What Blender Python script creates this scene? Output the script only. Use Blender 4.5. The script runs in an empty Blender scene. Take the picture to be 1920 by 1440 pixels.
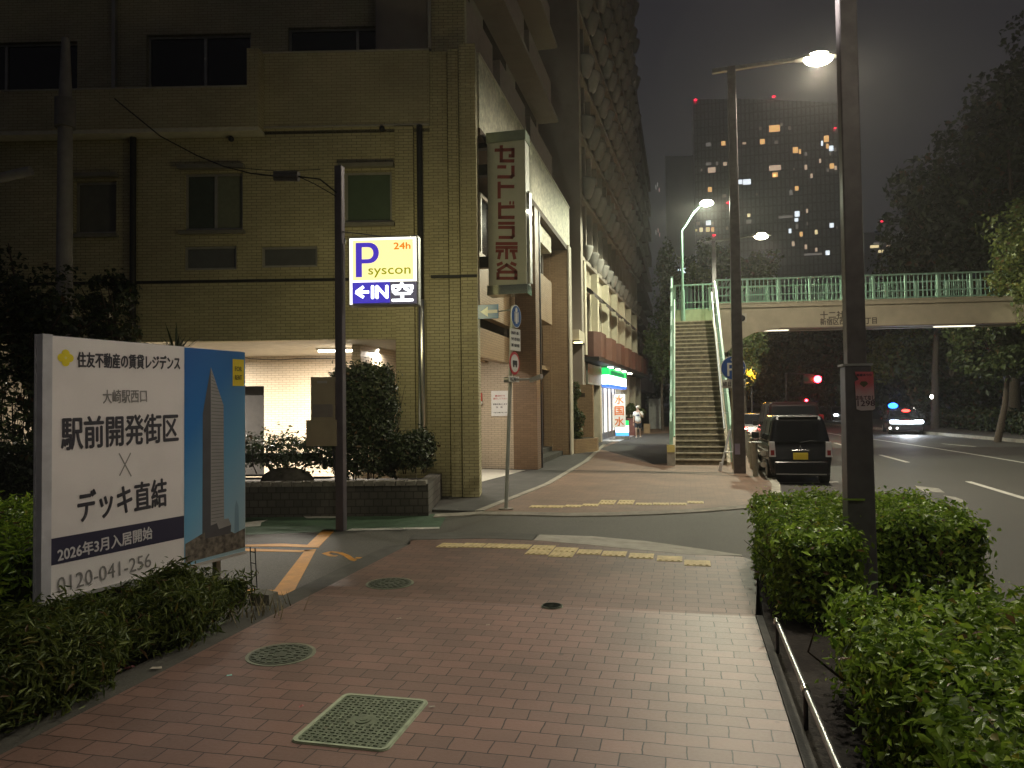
import bpy, bmesh, math, random
import numpy as np
from mathutils import Vector, Matrix, Quaternion
random.seed(7); RNG = np.random.default_rng(7)
SC = bpy.context.scene
COL = SC.collection
rad = math.radians

# ------------------------------------------------------------------ camera
F_PX, CAM_H = 1380.0, 1.85
YAW, PITCH, ROLL = rad(13.1), math.atan(39.8/1380.0), .012
fw = Vector((-math.sin(YAW)*math.cos(PITCH), math.cos(YAW)*math.cos(PITCH), math.sin(PITCH)))
r0 = Vector((math.cos(YAW), math.sin(YAW), 0)); u0 = r0.cross(fw)
cr = r0*math.cos(ROLL) - u0*math.sin(ROLL); cu = u0*math.cos(ROLL) + r0*math.sin(ROLL)
CAMP = Vector((0, 0, CAM_H))
cam_d = bpy.data.cameras.new('camera'); cam = bpy.data.objects.new('camera', cam_d); COL.objects.link(cam)
m3 = Matrix((cr, cu, -fw)).transposed()
cam.matrix_world = Matrix.Translation(CAMP) @ m3.to_4x4()
cam_d.sensor_fit = 'HORIZONTAL'; cam_d.sensor_width = 36.0; cam_d.lens = F_PX/1920*36.0
cam_d.clip_start = .05; cam_d.clip_end = 3000
SC.camera = cam

# ------------------------------------------------------------------ sky and exposure
W = bpy.data.worlds.new('World'); SC.world = W; W.use_nodes = True
nt = W.node_tree; nt.nodes.clear()
wo = nt.nodes.new('ShaderNodeOutputWorld'); bg = nt.nodes.new('ShaderNodeBackground')
bg2 = nt.nodes.new('ShaderNodeBackground'); add = nt.nodes.new('ShaderNodeAddShader')
sky = nt.nodes.new('ShaderNodeTexSky'); sky.sky_type = 'NISHITA'; sky.sun_disc = False
sky.sun_elevation = rad(-6); sky.sun_rotation = rad(250)
nt.links.new(sky.outputs[0], bg2.inputs[0]); bg2.inputs[1].default_value = .012
tc = nt.nodes.new('ShaderNodeTexCoord'); sx = nt.nodes.new('ShaderNodeSeparateXYZ')
nt.links.new(tc.outputs['Generated'], sx.inputs[0])
rp = nt.nodes.new('ShaderNodeValToRGB'); nt.links.new(sx.outputs[2], rp.inputs[0])
rp.color_ramp.elements[0].position = 0; rp.color_ramp.elements[0].color = (.0150, .0150, .0168, 1)
rp.color_ramp.elements[1].position = .7; rp.color_ramp.elements[1].color = (.0145, .0136, .0165, 1)
e = rp.color_ramp.elements.new(.25); e.color = (.0190, .0182, .0210, 1)
nt.links.new(rp.outputs[0], bg.inputs[0]); bg.inputs[1].default_value = 1.0
nt.links.new(bg.outputs[0], add.inputs[0]); nt.links.new(bg2.outputs[0], add.inputs[1])
nt.links.new(add.outputs[0], wo.inputs[0])
vs = SC.view_settings; vs.view_transform = 'Standard'; vs.look = 'None'; vs.exposure = 0.3; vs.gamma = 1.0; vs.use_curve_mapping = False
SC.cycles.use_denoising = True; SC.cycles.max_bounces = 6; SC.cycles.diffuse_bounces = 3
SC.cycles.glossy_bounces = 3; SC.cycles.transmission_bounces = 3; SC.cycles.sample_clamp_indirect = 3.0
SC.cycles.caustics_reflective = False; SC.cycles.caustics_refractive = False

# ------------------------------------------------------------------ pixel (of the photograph) -> point in the world
def ray(px, py): return fw + cr*((px-960)/F_PX) - cu*((py-720)/F_PX)
def G(px, py, z=0.0):
    d = ray(px, py); return CAMP + d*((z-CAM_H)/d.z)
def AY(px, py, Y):
    d = ray(px, py); return CAMP + d*(Y/d.y)
def AX(px, py, X):
    d = ray(px, py); return CAMP + d*(X/d.x)
def AD(px, py, D): return CAMP + ray(px, py)*D

# ------------------------------------------------------------------ object helpers
def link(o): COL.objects.link(o); return o
def wm(o): return o.matrix_world if o.type != 'EMPTY' else Matrix.Translation(o.location) @ o.rotation_euler.to_matrix().to_4x4()
def put(o, parent):
    if parent is not None:
        o.parent = parent
        if parent.type == 'EMPTY': o.matrix_parent_inverse = wm(parent).inverted()
    return o
def tag(o, label, cat, group=None):
    o['label'] = label; o['category'] = cat
    if group: o['group'] = group
    return o
def thing(name, loc, label, cat, group=None):
    o = bpy.data.objects.new(name, None); o.empty_display_size = .2; o.location = loc
    link(o); return tag(o, label, cat, group)
def kind(o, k): o['kind'] = k; return o

class MB:
    def __init__(s, M=None): s.v = []; s.f = []; s.uv = []; s.mi = []; s.sm = []; s.M = M
    def add(s, verts, faces, mi=0, sm=False, uvs=None):
        b = len(s.v); loc = [Vector(p) for p in verts]
        s.v += [(s.M @ p if s.M else p) for p in loc]
        for k, f in enumerate(faces):
            pts = [loc[i] for i in f]
            n = Vector()
            for i in range(len(pts)):
                a, c = pts[i], pts[(i+1) % len(pts)]
                n += Vector(((a.y-c.y)*(a.z+c.z), (a.z-c.z)*(a.x+c.x), (a.x-c.x)*(a.y+c.y)))
            ax, ay, az = abs(n.x), abs(n.y), abs(n.z)
            if uvs: u = [uvs[i] for i in f]
            elif az >= ax and az >= ay: u = [(p.x, p.y) for p in pts]
            elif ay >= ax: u = [(p.x, p.z) for p in pts]
            else: u = [(p.y, p.z) for p in pts]
            s.f.append([b+i for i in f]); s.uv.append(u); s.mi.append(mi); s.sm.append(sm)
        return s
    def box(s, x0, x1, y0, y1, z0, z1, mi=0):
        x0, x1 = min(x0, x1), max(x0, x1); y0, y1 = min(y0, y1), max(y0, y1); z0, z1 = min(z0, z1), max(z0, z1)
        v = [(x0,y0,z0),(x1,y0,z0),(x1,y1,z0),(x0,y1,z0),(x0,y0,z1),(x1,y0,z1),(x1,y1,z1),(x0,y1,z1)]
        return s.add(v, [(0,3,2,1),(4,5,6,7),(0,1,5,4),(1,2,6,5),(2,3,7,6),(3,0,4,7)], mi)
    def hexa(s, v, mi=0):
        return s.add(v, [(0,3,2,1),(4,5,6,7),(0,1,5,4),(1,2,6,5),(2,3,7,6),(3,0,4,7)], mi)
    def quad(s, a, b, c, d, mi=0): return s.add([a,b,c,d], [(0,1,2,3)], mi)
    def slab(s, poly, z0, z1, mi=0):
        n = len(poly); v = [(p[0],p[1],z0) for p in poly]+[(p[0],p[1],z1) for p in poly]
        if sum(poly[i][0]*poly[(i+1)%n][1]-poly[(i+1)%n][0]*poly[i][1] for i in range(n)) < 0:
            v = [(p[0],p[1],z0) for p in poly[::-1]]+[(p[0],p[1],z1) for p in poly[::-1]]
        return s.add(v, [tuple(range(n-1,-1,-1)), tuple(range(n,2*n))]+[(i,(i+1)%n,n+(i+1)%n,n+i) for i in range(n)], mi)
    def extr(s, poly, axis, a, b, mi=0, sm=False, taper=None):
        """polygon in the two other axes, extruded along axis from a to b"""
        n = len(poly)
        def P(p, t):
            return {'x': (t,p[0],p[1]), 'y': (p[0],t,p[1]), 'z': (p[0],p[1],t)}[axis]
        v = [P(p,a) for p in poly]+[P(p,b) for p in poly]
        s.add(v, [tuple(range(n-1,-1,-1)), tuple(range(n,2*n))], mi)
        return s.add(v, [(i,(i+1)%n,n+(i+1)%n,n+i) for i in range(n)], mi, sm)
    def tube(s, pts, r, n=8, mi=0, cap=True):
        pts = [Vector(p) for p in pts]; R = r if isinstance(r,(list,tuple)) else [r]*len(pts)
        v = []; up = None
        for i, p in enumerate(pts):
            t = (pts[min(i+1,len(pts)-1)]-pts[max(i-1,0)]).normalized()
            if up is None: up = Vector((0,0,1)) if abs(t.z) < .9 else Vector((1,0,0))
            a = t.cross(up).normalized(); b = a.cross(t).normalized(); up = b
            for k in range(n):
                w = 2*math.pi*k/n; v.append(p+(a*math.cos(w)+b*math.sin(w))*R[i])
        f = [(i*n+k, i*n+(k+1)%n, (i+1)*n+(k+1)%n, (i+1)*n+k) for i in range(len(pts)-1) for k in range(n)]
        uv = [(k/n, i) for i in range(len(pts)) for k in range(n)]
        s.add(v, f, mi, True)
        if cap:
            L = (len(pts)-1)*n
            s.add(v[:n], [tuple(range(n-1,-1,-1))], mi); s.add(v[L:], [tuple(range(n))], mi)
        return s
    def disc(s, c, axis, r, th, n=20, mi=0, ry=None):
        """short cylinder, axis a unit vector"""
        c = Vector(c); t = Vector(axis).normalized(); up = Vector((0,0,1)) if abs(t.z) < .9 else Vector((1,0,0))
        a = t.cross(up).normalized(); b = a.cross(t).normalized(); ry = ry or r
        v = [c+a*math.cos(2*math.pi*k/n)*r+b*math.sin(2*math.pi*k/n)*ry for k in range(n)]
        v2 = [p+t*th for p in v]
        s.add(v+v2, [tuple(range(n-1,-1,-1)), tuple(range(n,2*n))], mi)
        return s.add(v+v2, [(i,(i+1)%n,n+(i+1)%n,n+i) for i in range(n)], mi, True)
    def ball(s, c, r, n=12, m=8, mi=0, sc=(1,1,1)):
        v = []; c = Vector(c)
        for j in range(m+1):
            th = math.pi*j/m
            for k in range(n):
                w = 2*math.pi*k/n
                v.append(c+Vector((math.sin(th)*math.cos(w)*sc[0], math.sin(th)*math.sin(w)*sc[1], math.cos(th)*sc[2]))*r)
        return s.add(v, [(j*n+k, (j+1)*n+k, (j+1)*n+(k+1)%n, j*n+(k+1)%n) for j in range(m) for k in range(n)], mi, True)
    def wall(s, x0, x1, z0, z1, y, th, holes=(), mi=0):
        """wall in the local xz plane, front at y, thickness th inward (+y), rectangular holes (x0,x1,z0,z1)"""
        xs = sorted({x0,x1,*[h[0] for h in holes],*[h[1] for h in holes]}); zs = sorted({z0,z1,*[h[2] for h in holes],*[h[3] for h in holes]})
        xs = [x for x in xs if x0 <= x <= x1]; zs = [z for z in zs if z0 <= z <= z1]
        def hole(xa, za): return any(h[0] <= xa <= h[1] and h[2] <= za <= h[3] for h in holes)
        for i in range(len(xs)-1):
            for j in range(len(zs)-1):
                xa, xb, za, zb = xs[i], xs[i+1], zs[j], zs[j+1]
                if hole((xa+xb)/2, (za+zb)/2): continue
                s.quad((xa,y,za),(xb,y,za),(xb,y,zb),(xa,y,zb),mi); s.quad((xb,y+th,za),(xa,y+th,za),(xa,y+th,zb),(xb,y+th,zb),mi)
        for a,b,c,d in list(holes):
            for q in [((a,y,c),(a,y,d),(a,y+th,d),(a,y+th,c)),((b,y,d),(b,y,c),(b,y+th,c),(b,y+th,d)),((a,y,d),(b,y,d),(b,y+th,d),(a,y+th,d)),((b,y,c),(a,y,c),(a,y+th,c),(b,y+th,c))]: s.quad(*q, mi)
        for q in [((x0,y,z1),(x1,y,z1),(x1,y+th,z1),(x0,y+th,z1)),((x1,y,z0),(x0,y,z0),(x0,y+th,z0),(x1,y+th,z0)),((x0,y,z0),(x0,y,z1),(x0,y+th,z1),(x0,y+th,z0)),((x1,y,z1),(x1,y,z0),(x1,y+th,z0),(x1,y+th,z1))]: s.quad(*q, mi)
        return s
    def build(s, name, mats, parent=None, weld=False, bevel=0, k=None):
        me = bpy.data.meshes.new(name); me.from_pydata([tuple(p) for p in s.v], [], s.f)
        for m in (mats if isinstance(mats,(list,tuple)) else [mats]): me.materials.append(m)
        me.polygons.foreach_set('material_index', s.mi); me.polygons.foreach_set('use_smooth', s.sm)
        uvl = me.uv_layers.new(name='UVMap'); flat = [c for u in s.uv for p in u for c in p]; uvl.data.foreach_set('uv', flat)
        if weld or bevel:
            bm = bmesh.new(); bm.from_mesh(me); bmesh.ops.remove_doubles(bm, verts=bm.verts, dist=1e-4)
            bmesh.ops.recalc_face_normals(bm, faces=bm.faces); bm.to_mesh(me); bm.free()
        me.update(); o = link(bpy.data.objects.new(name, me))
        if bevel:
            b = o.modifiers.new('bevel','BEVEL'); b.width = bevel; b.segments = 2; b.limit_method = 'ANGLE'; b.angle_limit = rad(40)
        if k: kind(o, k)
        return put(o, parent)

def frame(origin, ang):
    return Matrix.Translation(Vector(origin)) @ Matrix.Rotation(ang, 4, 'Z')
def facing(origin, right, up=(0,0,1)):
    """local x = right, local z = up, local -y = towards the viewer"""
    r = Vector(right).normalized(); u = Vector(up); u = (u-r*u.dot(r)).normalized(); y = u.cross(r)
    return Matrix.Translation(Vector(origin)) @ Matrix((r, y, u)).transposed().to_4x4()

def text(body, size, mt, M, name='lettering', parent=None, align='CENTER', ex=.002, bold=0.0, sx=1.0, box=None):
    """text in the local xz plane of M (reads along +x, facing -y); box=(w,h) stretches it to that size"""
    c = bpy.data.curves.new('t','FONT'); c.body = body; c.size = size; c.align_x = align; c.align_y = 'CENTER'; c.extrude = ex; c.resolution_u = 3
    o = bpy.data.objects.new('t', c); link(o); bpy.context.view_layer.update()
    me = bpy.data.meshes.new_from_object(o.evaluated_get(bpy.context.evaluated_depsgraph_get()))
    bpy.data.objects.remove(o); bpy.data.curves.remove(c)
    if box and len(me.vertices):
        co = np.empty(len(me.vertices)*3); me.vertices.foreach_get('co', co); co = co.reshape(-1,3)
        lo, hi = co[:,:2].min(0), co[:,:2].max(0); co[:,:2] = (co[:,:2]-(lo+hi)/2)/np.maximum(hi-lo,1e-6)*np.array(box)
        me.vertices.foreach_set('co', co.ravel())
    if bold > 0:
        bm = bmesh.new()
        for k,(dx,dz) in enumerate(((0,0),(bold,0),(-bold,0),(0,bold),(0,-bold))):
            m2 = me.copy(); m2.transform(Matrix.Translation((dx,dz,-.0004*k))); bm.from_mesh(m2); bpy.data.meshes.remove(m2)
        bm.to_mesh(me); bm.free()
    me.transform(M @ Matrix(((sx,0,0,0),(0,0,-1,0),(0,1,0,0),(0,0,0,1))))
    me.name = name; me.materials.clear(); me.materials.append(mt)
    return put(link(bpy.data.objects.new(name, me)), parent)

# ------------------------------------------------------------------ materials
MATS = {}
def M(name, col, rough=.6, metal=0., noise=.12, ns=6., bump=0., bs=60., spec=.4, emit=None, es=0., coords='Object', stain=0., sscale=.6, scol=None, coat=0.):
    m = bpy.data.materials.new(name); m.use_nodes = True; t = m.node_tree; b = t.nodes['Principled BSDF']; N = t.nodes.new; L = t.links.new
    b.inputs['Roughness'].default_value = rough; b.inputs['Metallic'].default_value = metal; b.inputs['Specular IOR Level'].default_value = spec
    if coat: b.inputs['Coat Weight'].default_value = coat; b.inputs['Coat Roughness'].default_value = .08
    c4 = (*col, 1); tcn = N('ShaderNodeTexCoord')
    out = None
    if noise > 0:
        nz = N('ShaderNodeTexNoise'); nz.inputs['Scale'].default_value = ns; nz.inputs['Detail'].default_value = 5; L(tcn.outputs[coords], nz.inputs[0])
        mx = N('ShaderNodeMix'); mx.data_type = 'RGBA'
        mx.inputs[6].default_value = tuple(max(0,c*(1-noise)) for c in col)+(1,); mx.inputs[7].default_value = tuple(min(1,c*(1+noise)) for c in col)+(1,)
        mr = N('ShaderNodeMapRange'); mr.inputs[1].default_value = .3; mr.inputs[2].default_value = .7; L(nz.outputs[0], mr.inputs[0]); L(mr.outputs[0], mx.inputs[0]); out = mx.outputs[2]
    if stain > 0:
        n2 = N('ShaderNodeTexNoise'); n2.inputs['Scale'].default_value = sscale; n2.inputs['Detail'].default_value = 8; n2.inputs['Roughness'].default_value = .65; L(tcn.outputs[coords], n2.inputs[0])
        r2 = N('ShaderNodeMapRange'); r2.inputs[1].default_value = .48; r2.inputs[2].default_value = .68; r2.inputs[4].default_value = stain; L(n2.outputs[0], r2.inputs[0])
        m2 = N('ShaderNodeMix'); m2.data_type = 'RGBA'; L(r2.outputs[0], m2.inputs[0])
        if out: L(out, m2.inputs[6])
        else: m2.inputs[6].default_value = c4
        m2.inputs[7].default_value = (*(scol or tuple(c*.45 for c in col)), 1); out = m2.outputs[2]
    if out: L(out, b.inputs['Base Color'])
    else: b.inputs['Base Color'].default_value = c4
    if bump > 0:
        n3 = N('ShaderNodeTexNoise'); n3.inputs['Scale'].default_value = bs; n3.inputs['Detail'].default_value = 4; L(tcn.outputs[coords], n3.inputs[0])
        bp = N('ShaderNodeBump'); bp.inputs['Strength'].default_value = bump; bp.inputs['Distance'].default_value = .01; L(n3.outputs[0], bp.inputs['Height']); L(bp.outputs[0], b.inputs['Normal'])
    if emit:
        b.inputs['Emission Color'].default_value = (*emit,1); b.inputs['Emission Strength'].default_value = es
    MATS[name] = m; return m
def noMIS(m):
    m.cycles.emission_sampling = 'NONE'; return m
def brickM(name, c1, c2, mortar, bw, bh, ms=.004, rough=.6, bump=.5, coords='UV', off=.5, bias=0., var=.2, stain=.0, sscale=.5, spec=.4, rot=0., scol=None, roughvar=0, spots=0, wob=0):
    m = bpy.data.materials.new(name); m.use_nodes = True; t = m.node_tree; b = t.nodes['Principled BSDF']; N = t.nodes.new; L = t.links.new
    b.inputs['Roughness'].default_value = rough; b.inputs['Specular IOR Level'].default_value = spec
    tcn = N('ShaderNodeTexCoord'); mp = N('ShaderNodeMapping'); L(tcn.outputs[coords], mp.inputs[0]); mp.inputs['Rotation'].default_value = (0,0,rot)
    br = N('ShaderNodeTexBrick')
    if wob:
        nw_ = N('ShaderNodeTexNoise'); nw_.inputs['Scale'].default_value = 5; nw_.inputs['Detail'].default_value = 3; L(tcn.outputs[coords], nw_.inputs[0])
        vm = N('ShaderNodeVectorMath'); vm.operation = 'MULTIPLY_ADD'; vm.inputs[1].default_value = (wob,wob,0); L(nw_.outputs['Color'], vm.inputs[0]); L(mp.outputs[0], vm.inputs[2]); L(vm.outputs[0], br.inputs[0])
    else: L(mp.outputs[0], br.inputs[0])
    br.offset = off; br.inputs['Scale'].default_value = 1
    br.inputs['Color1'].default_value = (*c1,1); br.inputs['Color2'].default_value = (*c2,1); br.inputs['Mortar'].default_value = (*mortar,1)
    br.inputs['Mortar Size'].default_value = ms; br.inputs['Mortar Smooth'].default_value = .2; br.inputs['Bias'].default_value = bias
    br.inputs['Brick Width'].default_value = bw; br.inputs['Row Height'].default_value = bh
    nz = N('ShaderNodeTexNoise'); nz.inputs['Scale'].default_value = .9; nz.inputs['Detail'].default_value = 6; L(tcn.outputs['Object'], nz.inputs[0])
    mr = N('ShaderNodeMapRange'); mr.inputs[1].default_value = .3; mr.inputs[2].default_value = .7; mr.inputs[3].default_value = 1-var; mr.inputs[4].default_value = 1+var*.6; L(nz.outputs[0], mr.inputs[0])
    mx = N('ShaderNodeMix'); mx.data_type = 'RGBA'; mx.blend_type = 'MULTIPLY'; mx.inputs[0].default_value = 1; L(br.outputs[0], mx.inputs[6])
    cb = N('ShaderNodeCombineColor'); [L(mr.outputs[0], cb.inputs[i]) for i in range(3)]; L(cb.outputs[0], mx.inputs[7]); out = mx.outputs[2]
    if stain:
        n2 = N('ShaderNodeTexNoise'); n2.inputs['Scale'].default_value = sscale; n2.inputs['Detail'].default_value = 9; n2.inputs['Roughness'].default_value = .7; L(tcn.outputs['Object'], n2.inputs[0])
        r2 = N('ShaderNodeMapRange'); r2.inputs[1].default_value = .5; r2.inputs[2].default_value = .7; r2.inputs[4].default_value = stain; L(n2.outputs[0], r2.inputs[0])
        m2 = N('ShaderNodeMix'); m2.data_type = 'RGBA'; L(r2.outputs[0], m2.inputs[0]); L(out, m2.inputs[6]); m2.inputs[7].default_value = (*(scol or tuple(c*.5 for c in c1)),1); out = m2.outputs[2]
    if spots:
        for sc_,th_,am_ in ((1.7,.030,.55),(4.3,.05,.28)):
            vo = N('ShaderNodeTexVoronoi'); vo.inputs['Scale'].default_value = sc_; L(tcn.outputs['Object'], vo.inputs[0])
            r4 = N('ShaderNodeMapRange'); r4.inputs[1].default_value = th_; r4.inputs[2].default_value = th_*1.5; r4.inputs[3].default_value = spots*am_; r4.inputs[4].default_value = 0; L(vo.outputs['Distance'], r4.inputs[0])
            m4 = N('ShaderNodeMix'); m4.data_type = 'RGBA'; L(r4.outputs[0], m4.inputs[0]); L(out, m4.inputs[6]); m4.inputs[7].default_value = (.035,.03,.027,1); out = m4.outputs[2]
    L(out, b.inputs['Base Color'])
    n3 = N('ShaderNodeTexNoise'); n3.inputs['Scale'].default_value = 45; n3.inputs['Detail'].default_value = 5; L(tcn.outputs['Object'], n3.inputs[0])
    if roughvar:
        rr = N('ShaderNodeMapRange'); rr.inputs[3].default_value = rough-roughvar; rr.inputs[4].default_value = rough+roughvar; L(n3.outputs[0], rr.inputs[0]); L(rr.outputs[0], b.inputs['Roughness'])
    ma = N('ShaderNodeMath'); ma.operation = 'MULTIPLY_ADD'; ma.inputs[1].default_value = .35; L(n3.outputs[0], ma.inputs[0]); inv = N('ShaderNodeMath'); inv.operation = 'SUBTRACT'; inv.inputs[0].default_value = 1; L(br.outputs['Fac'], inv.inputs[1]); L(inv.outputs[0], ma.inputs[2])
    bp = N('ShaderNodeBump'); bp.inputs['Strength'].default_value = bump; bp.inputs['Distance'].default_value = .006; L(ma.outputs[0], bp.inputs['Height']); L(bp.outputs[0], b.inputs['Normal'])
    MATS[name] = m; return m
def leafM(name, c1, c2, rough=.35, spec=.5, trans=.25):
    m = bpy.data.materials.new(name); m.use_nodes = True; t = m.node_tree; b = t.nodes['Principled BSDF']; N = t.nodes.new; L = t.links.new
    g = N('ShaderNodeNewGeometry'); rm = N('ShaderNodeValToRGB'); L(g.outputs['Random Per Island'], rm.inputs[0]); els = rm.color_ramp.elements
    els[0].position = 0; els[0].color = (*c1,1); els[1].position = .80; els[1].color = (*c2,1)
    for p_,c_ in ((.93,tuple(c*1.3 for c in c2)),(.965,(c2[0]*1.5,c2[1]*.95,c2[2])),(.985,(.11,.065,.028))): q_ = els.new(p_); q_.color = (*c_,1)
    L(rm.outputs[0], b.inputs['Base Color']); b.inputs['Roughness'].default_value = rough; b.inputs['Specular IOR Level'].default_value = spec
    if trans:
        tr = N('ShaderNodeBsdfTranslucent'); L(rm.outputs[0], tr.inputs[0]); ms = N('ShaderNodeMixShader'); ms.inputs[0].default_value = trans
        L(b.outputs[0], ms.inputs[1]); L(tr.outputs[0], ms.inputs[2]); L(ms.outputs[0], t.nodes['Material Output'].inputs[0])
    return m
def glowM(name, col, es, mis=True):
    m = bpy.data.materials.new(name); m.use_nodes = True; b = m.node_tree.nodes['Principled BSDF']; b.inputs['Base Color'].default_value = (*[c*.8 for c in col],1); b.inputs['Roughness'].default_value = .4
    b.inputs['Emission Color'].default_value = (*col,1); b.inputs['Emission Strength'].default_value = es
    if not mis: m.cycles.emission_sampling = 'NONE'
    return m

tile_c = brickM('olive_tile', (.48,.435,.255), (.40,.36,.21), (.12,.105,.06), .20, .062, .005, rough=.5, bump=.6, var=.12, stain=.12)
tile_band = brickM('band_tile', (.45,.41,.255), (.39,.355,.22), (.14,.115,.07), .20, .062, .004, rough=.55, bump=.4, var=.15, stain=.18)
tile_pink = brickM('cream_tile', (.60,.50,.37), (.54,.45,.33), (.27,.22,.16), .20, .062, .005, rough=.45, bump=.6, var=.10)
tile_brown = brickM('brown_tile', (.22,.14,.08), (.18,.115,.065), (.10,.065,.04), .20, .062, .005, rough=.5, bump=.5, var=.12)
tile_tan = brickM('tan_tile', (.34,.24,.13), (.29,.20,.11), (.16,.11,.065), .20, .062, .005, rough=.5, bump=.5, var=.12)
paver = brickM('red_paver', (.205,.122,.097), (.148,.092,.075), (.020,.015,.013), .23, .148, .0042, rough=.50, bump=.5, coords='Object', var=.22, stain=.35, sscale=1.1, scol=(.10,.075,.062), roughvar=.12, spots=1, wob=.030)
paver2 = brickM('shaded_paver', (.180,.102,.077), (.130,.078,.060), (.022,.017,.014), .23, .148, .0040, rough=.6, bump=.4, coords='Object', var=.28, stain=.35, sscale=.9, scol=(.10,.075,.058), roughvar=.1, spots=1, wob=.03)  # darker tone paints the shade beyond the edge of the lit paving
paver3 = brickM('orange_paver', (.205,.130,.088), (.165,.108,.076), (.085,.060,.045), .23, .148, .0035, rough=.7, bump=.3, coords='Object', var=.2, stain=.25, sscale=.6)
stone_wall = brickM('stone_block', (.115,.105,.09), (.075,.07,.06), (.045,.04,.034), .155, .125, .009, rough=.75, bump=1.0, var=.35, stain=.3, sscale=2)
asphalt = M('asphalt', (.066,.062,.056), .7, noise=.45, ns=75, bump=.6, bs=160, stain=.35, sscale=.5, scol=(.085,.08,.07))
asphalt_lane = M('lane_asphalt', (.085,.080,.066), .75, noise=.4, ns=70, bump=.6, bs=170, stain=.4, sscale=.9, scol=(.055,.052,.046))
concrete = M('kerb_concrete', (.30,.28,.235), .8, noise=.2, ns=5, bump=.3, bs=90, stain=.4, sscale=1.5)
concrete_d = M('dark_kerb', (.065,.062,.052), .85, noise=.25, ns=5, bump=.4, bs=80, stain=.4, sscale=2)
plaster = M('fascia_plaster', (.70,.68,.53), .7, noise=.3, ns=11, bump=1.0, bs=14, stain=.6, sscale=3.2, scol=(.36,.35,.25))  # blotches are part stain, part painted speckle of light on rough stucco
greywall = M('grey_render', (.30,.265,.225), .85, noise=.08, ns=2, stain=.25, sscale=.5)
cream = M('cream_render', (.50,.45,.34), .8, noise=.08, ns=3, stain=.2, sscale=.8)
white_m = M('white_paint', (.72,.70,.66), .5, noise=.05)
dark_m = M('dark_metal', (.045,.043,.045), .45, metal=.3, noise=.15, ns=12)
pole_m = M('lamp_pole_paint', (.13,.115,.115), .42, metal=.2, noise=.2, ns=8, stain=.3, sscale=3)
grey_metal = M('galvanised', (.36,.36,.34), .42, metal=.6, noise=.15, ns=10)
steel = M('polished_steel', (.62,.62,.60), .12, metal=1., noise=.03)
glass_d = M('dark_glass', (.012,.013,.016), .08, noise=0, spec=.6)
glass_g = M('green_blind_glass', (.075,.11,.062), .25, noise=.06, spec=.5)
glass_c = M('curtain_glass', (.17,.185,.12), .3, noise=.12, ns=14)
alu = M('window_aluminium', (.36,.35,.31), .45, metal=.4, noise=.08)
black_m = M('matt_black', (.015,.015,.016), .6, noise=.1)
soil = M('soil', (.022,.018,.013), .95, noise=.4, ns=14, bump=.8, bs=40)
bark = M('bark', (.085,.066,.05), .9, noise=.35, ns=18, bump=.9, bs=30)
mint = M('mint_paint', (.27,.47,.37), .5, noise=.12, ns=6, stain=.25, sscale=3, scol=(.20,.27,.20))
girder_m = M('beige_girder', (.44,.385,.28), .6, noise=.07, ns=3, stain=.22, sscale=1.0)
tread_m = M('stair_concrete', (.15,.135,.10), .85, noise=.35, ns=9, bump=.5, bs=50, stain=.7, sscale=4, scol=(.33,.29,.19))
nosing_m = M('stair_nosing', (.42,.37,.27), .6, noise=.25, ns=9)
riser_m = M('stair_riser', (.11,.095,.066), .9, noise=.4, ns=8, bump=.4, bs=40, stain=.75, sscale=5, scol=(.24,.20,.12))
mark_w = M('worn_white_marking', (.55,.53,.48), .7, noise=.15, ns=9, stain=.4, sscale=4, scol=(.25,.24,.21))
mark_o = M('orange_marking', (.60,.27,.030), .7, noise=.12, ns=9, stain=.3, sscale=5, scol=(.30,.15,.04))
mark_g = M('green_surface', (.052,.098,.056), .75, noise=.2, ns=6, bump=.4, bs=120, stain=.3, sscale=1)
mark_y = M('tactile_yellow', (.56,.45,.23), .7, noise=.18, ns=9, stain=.35, sscale=5, scol=(.27,.19,.10))
iron = M('cast_iron', (.10,.115,.085), .55, metal=.4, noise=.25, ns=14)
iron_l = M('worn_iron_rim', (.22,.25,.18), .5, metal=.5, noise=.2, ns=14)
leaf_hedge = leafM('hedge_leaf', (.055,.115,.010), (.24,.36,.040), .42, .3, .38)
leaf_juniper = leafM('juniper_leaf', (.035,.060,.012), (.125,.155,.032), .5, .3, .25)
leaf_dark = leafM('dark_leaf', (.016,.028,.012), (.045,.065,.024), .4, .45, .2)
leaf_tree = leafM('tree_leaf', (.035,.055,.018), (.085,.115,.035), .45, .4, .3)
leaf_lit = leafM('lit_tree_leaf', (.08,.12,.03), (.17,.20,.05), .45, .4, .35)  # lighter leaf colour with the lamp light painted in
twig = M('twig', (.045,.033,.024), .9, noise=.3, ns=20)
core_m = M('inner_leaf_mass', (.020,.032,.010), .9, noise=.3, ns=20)

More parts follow.
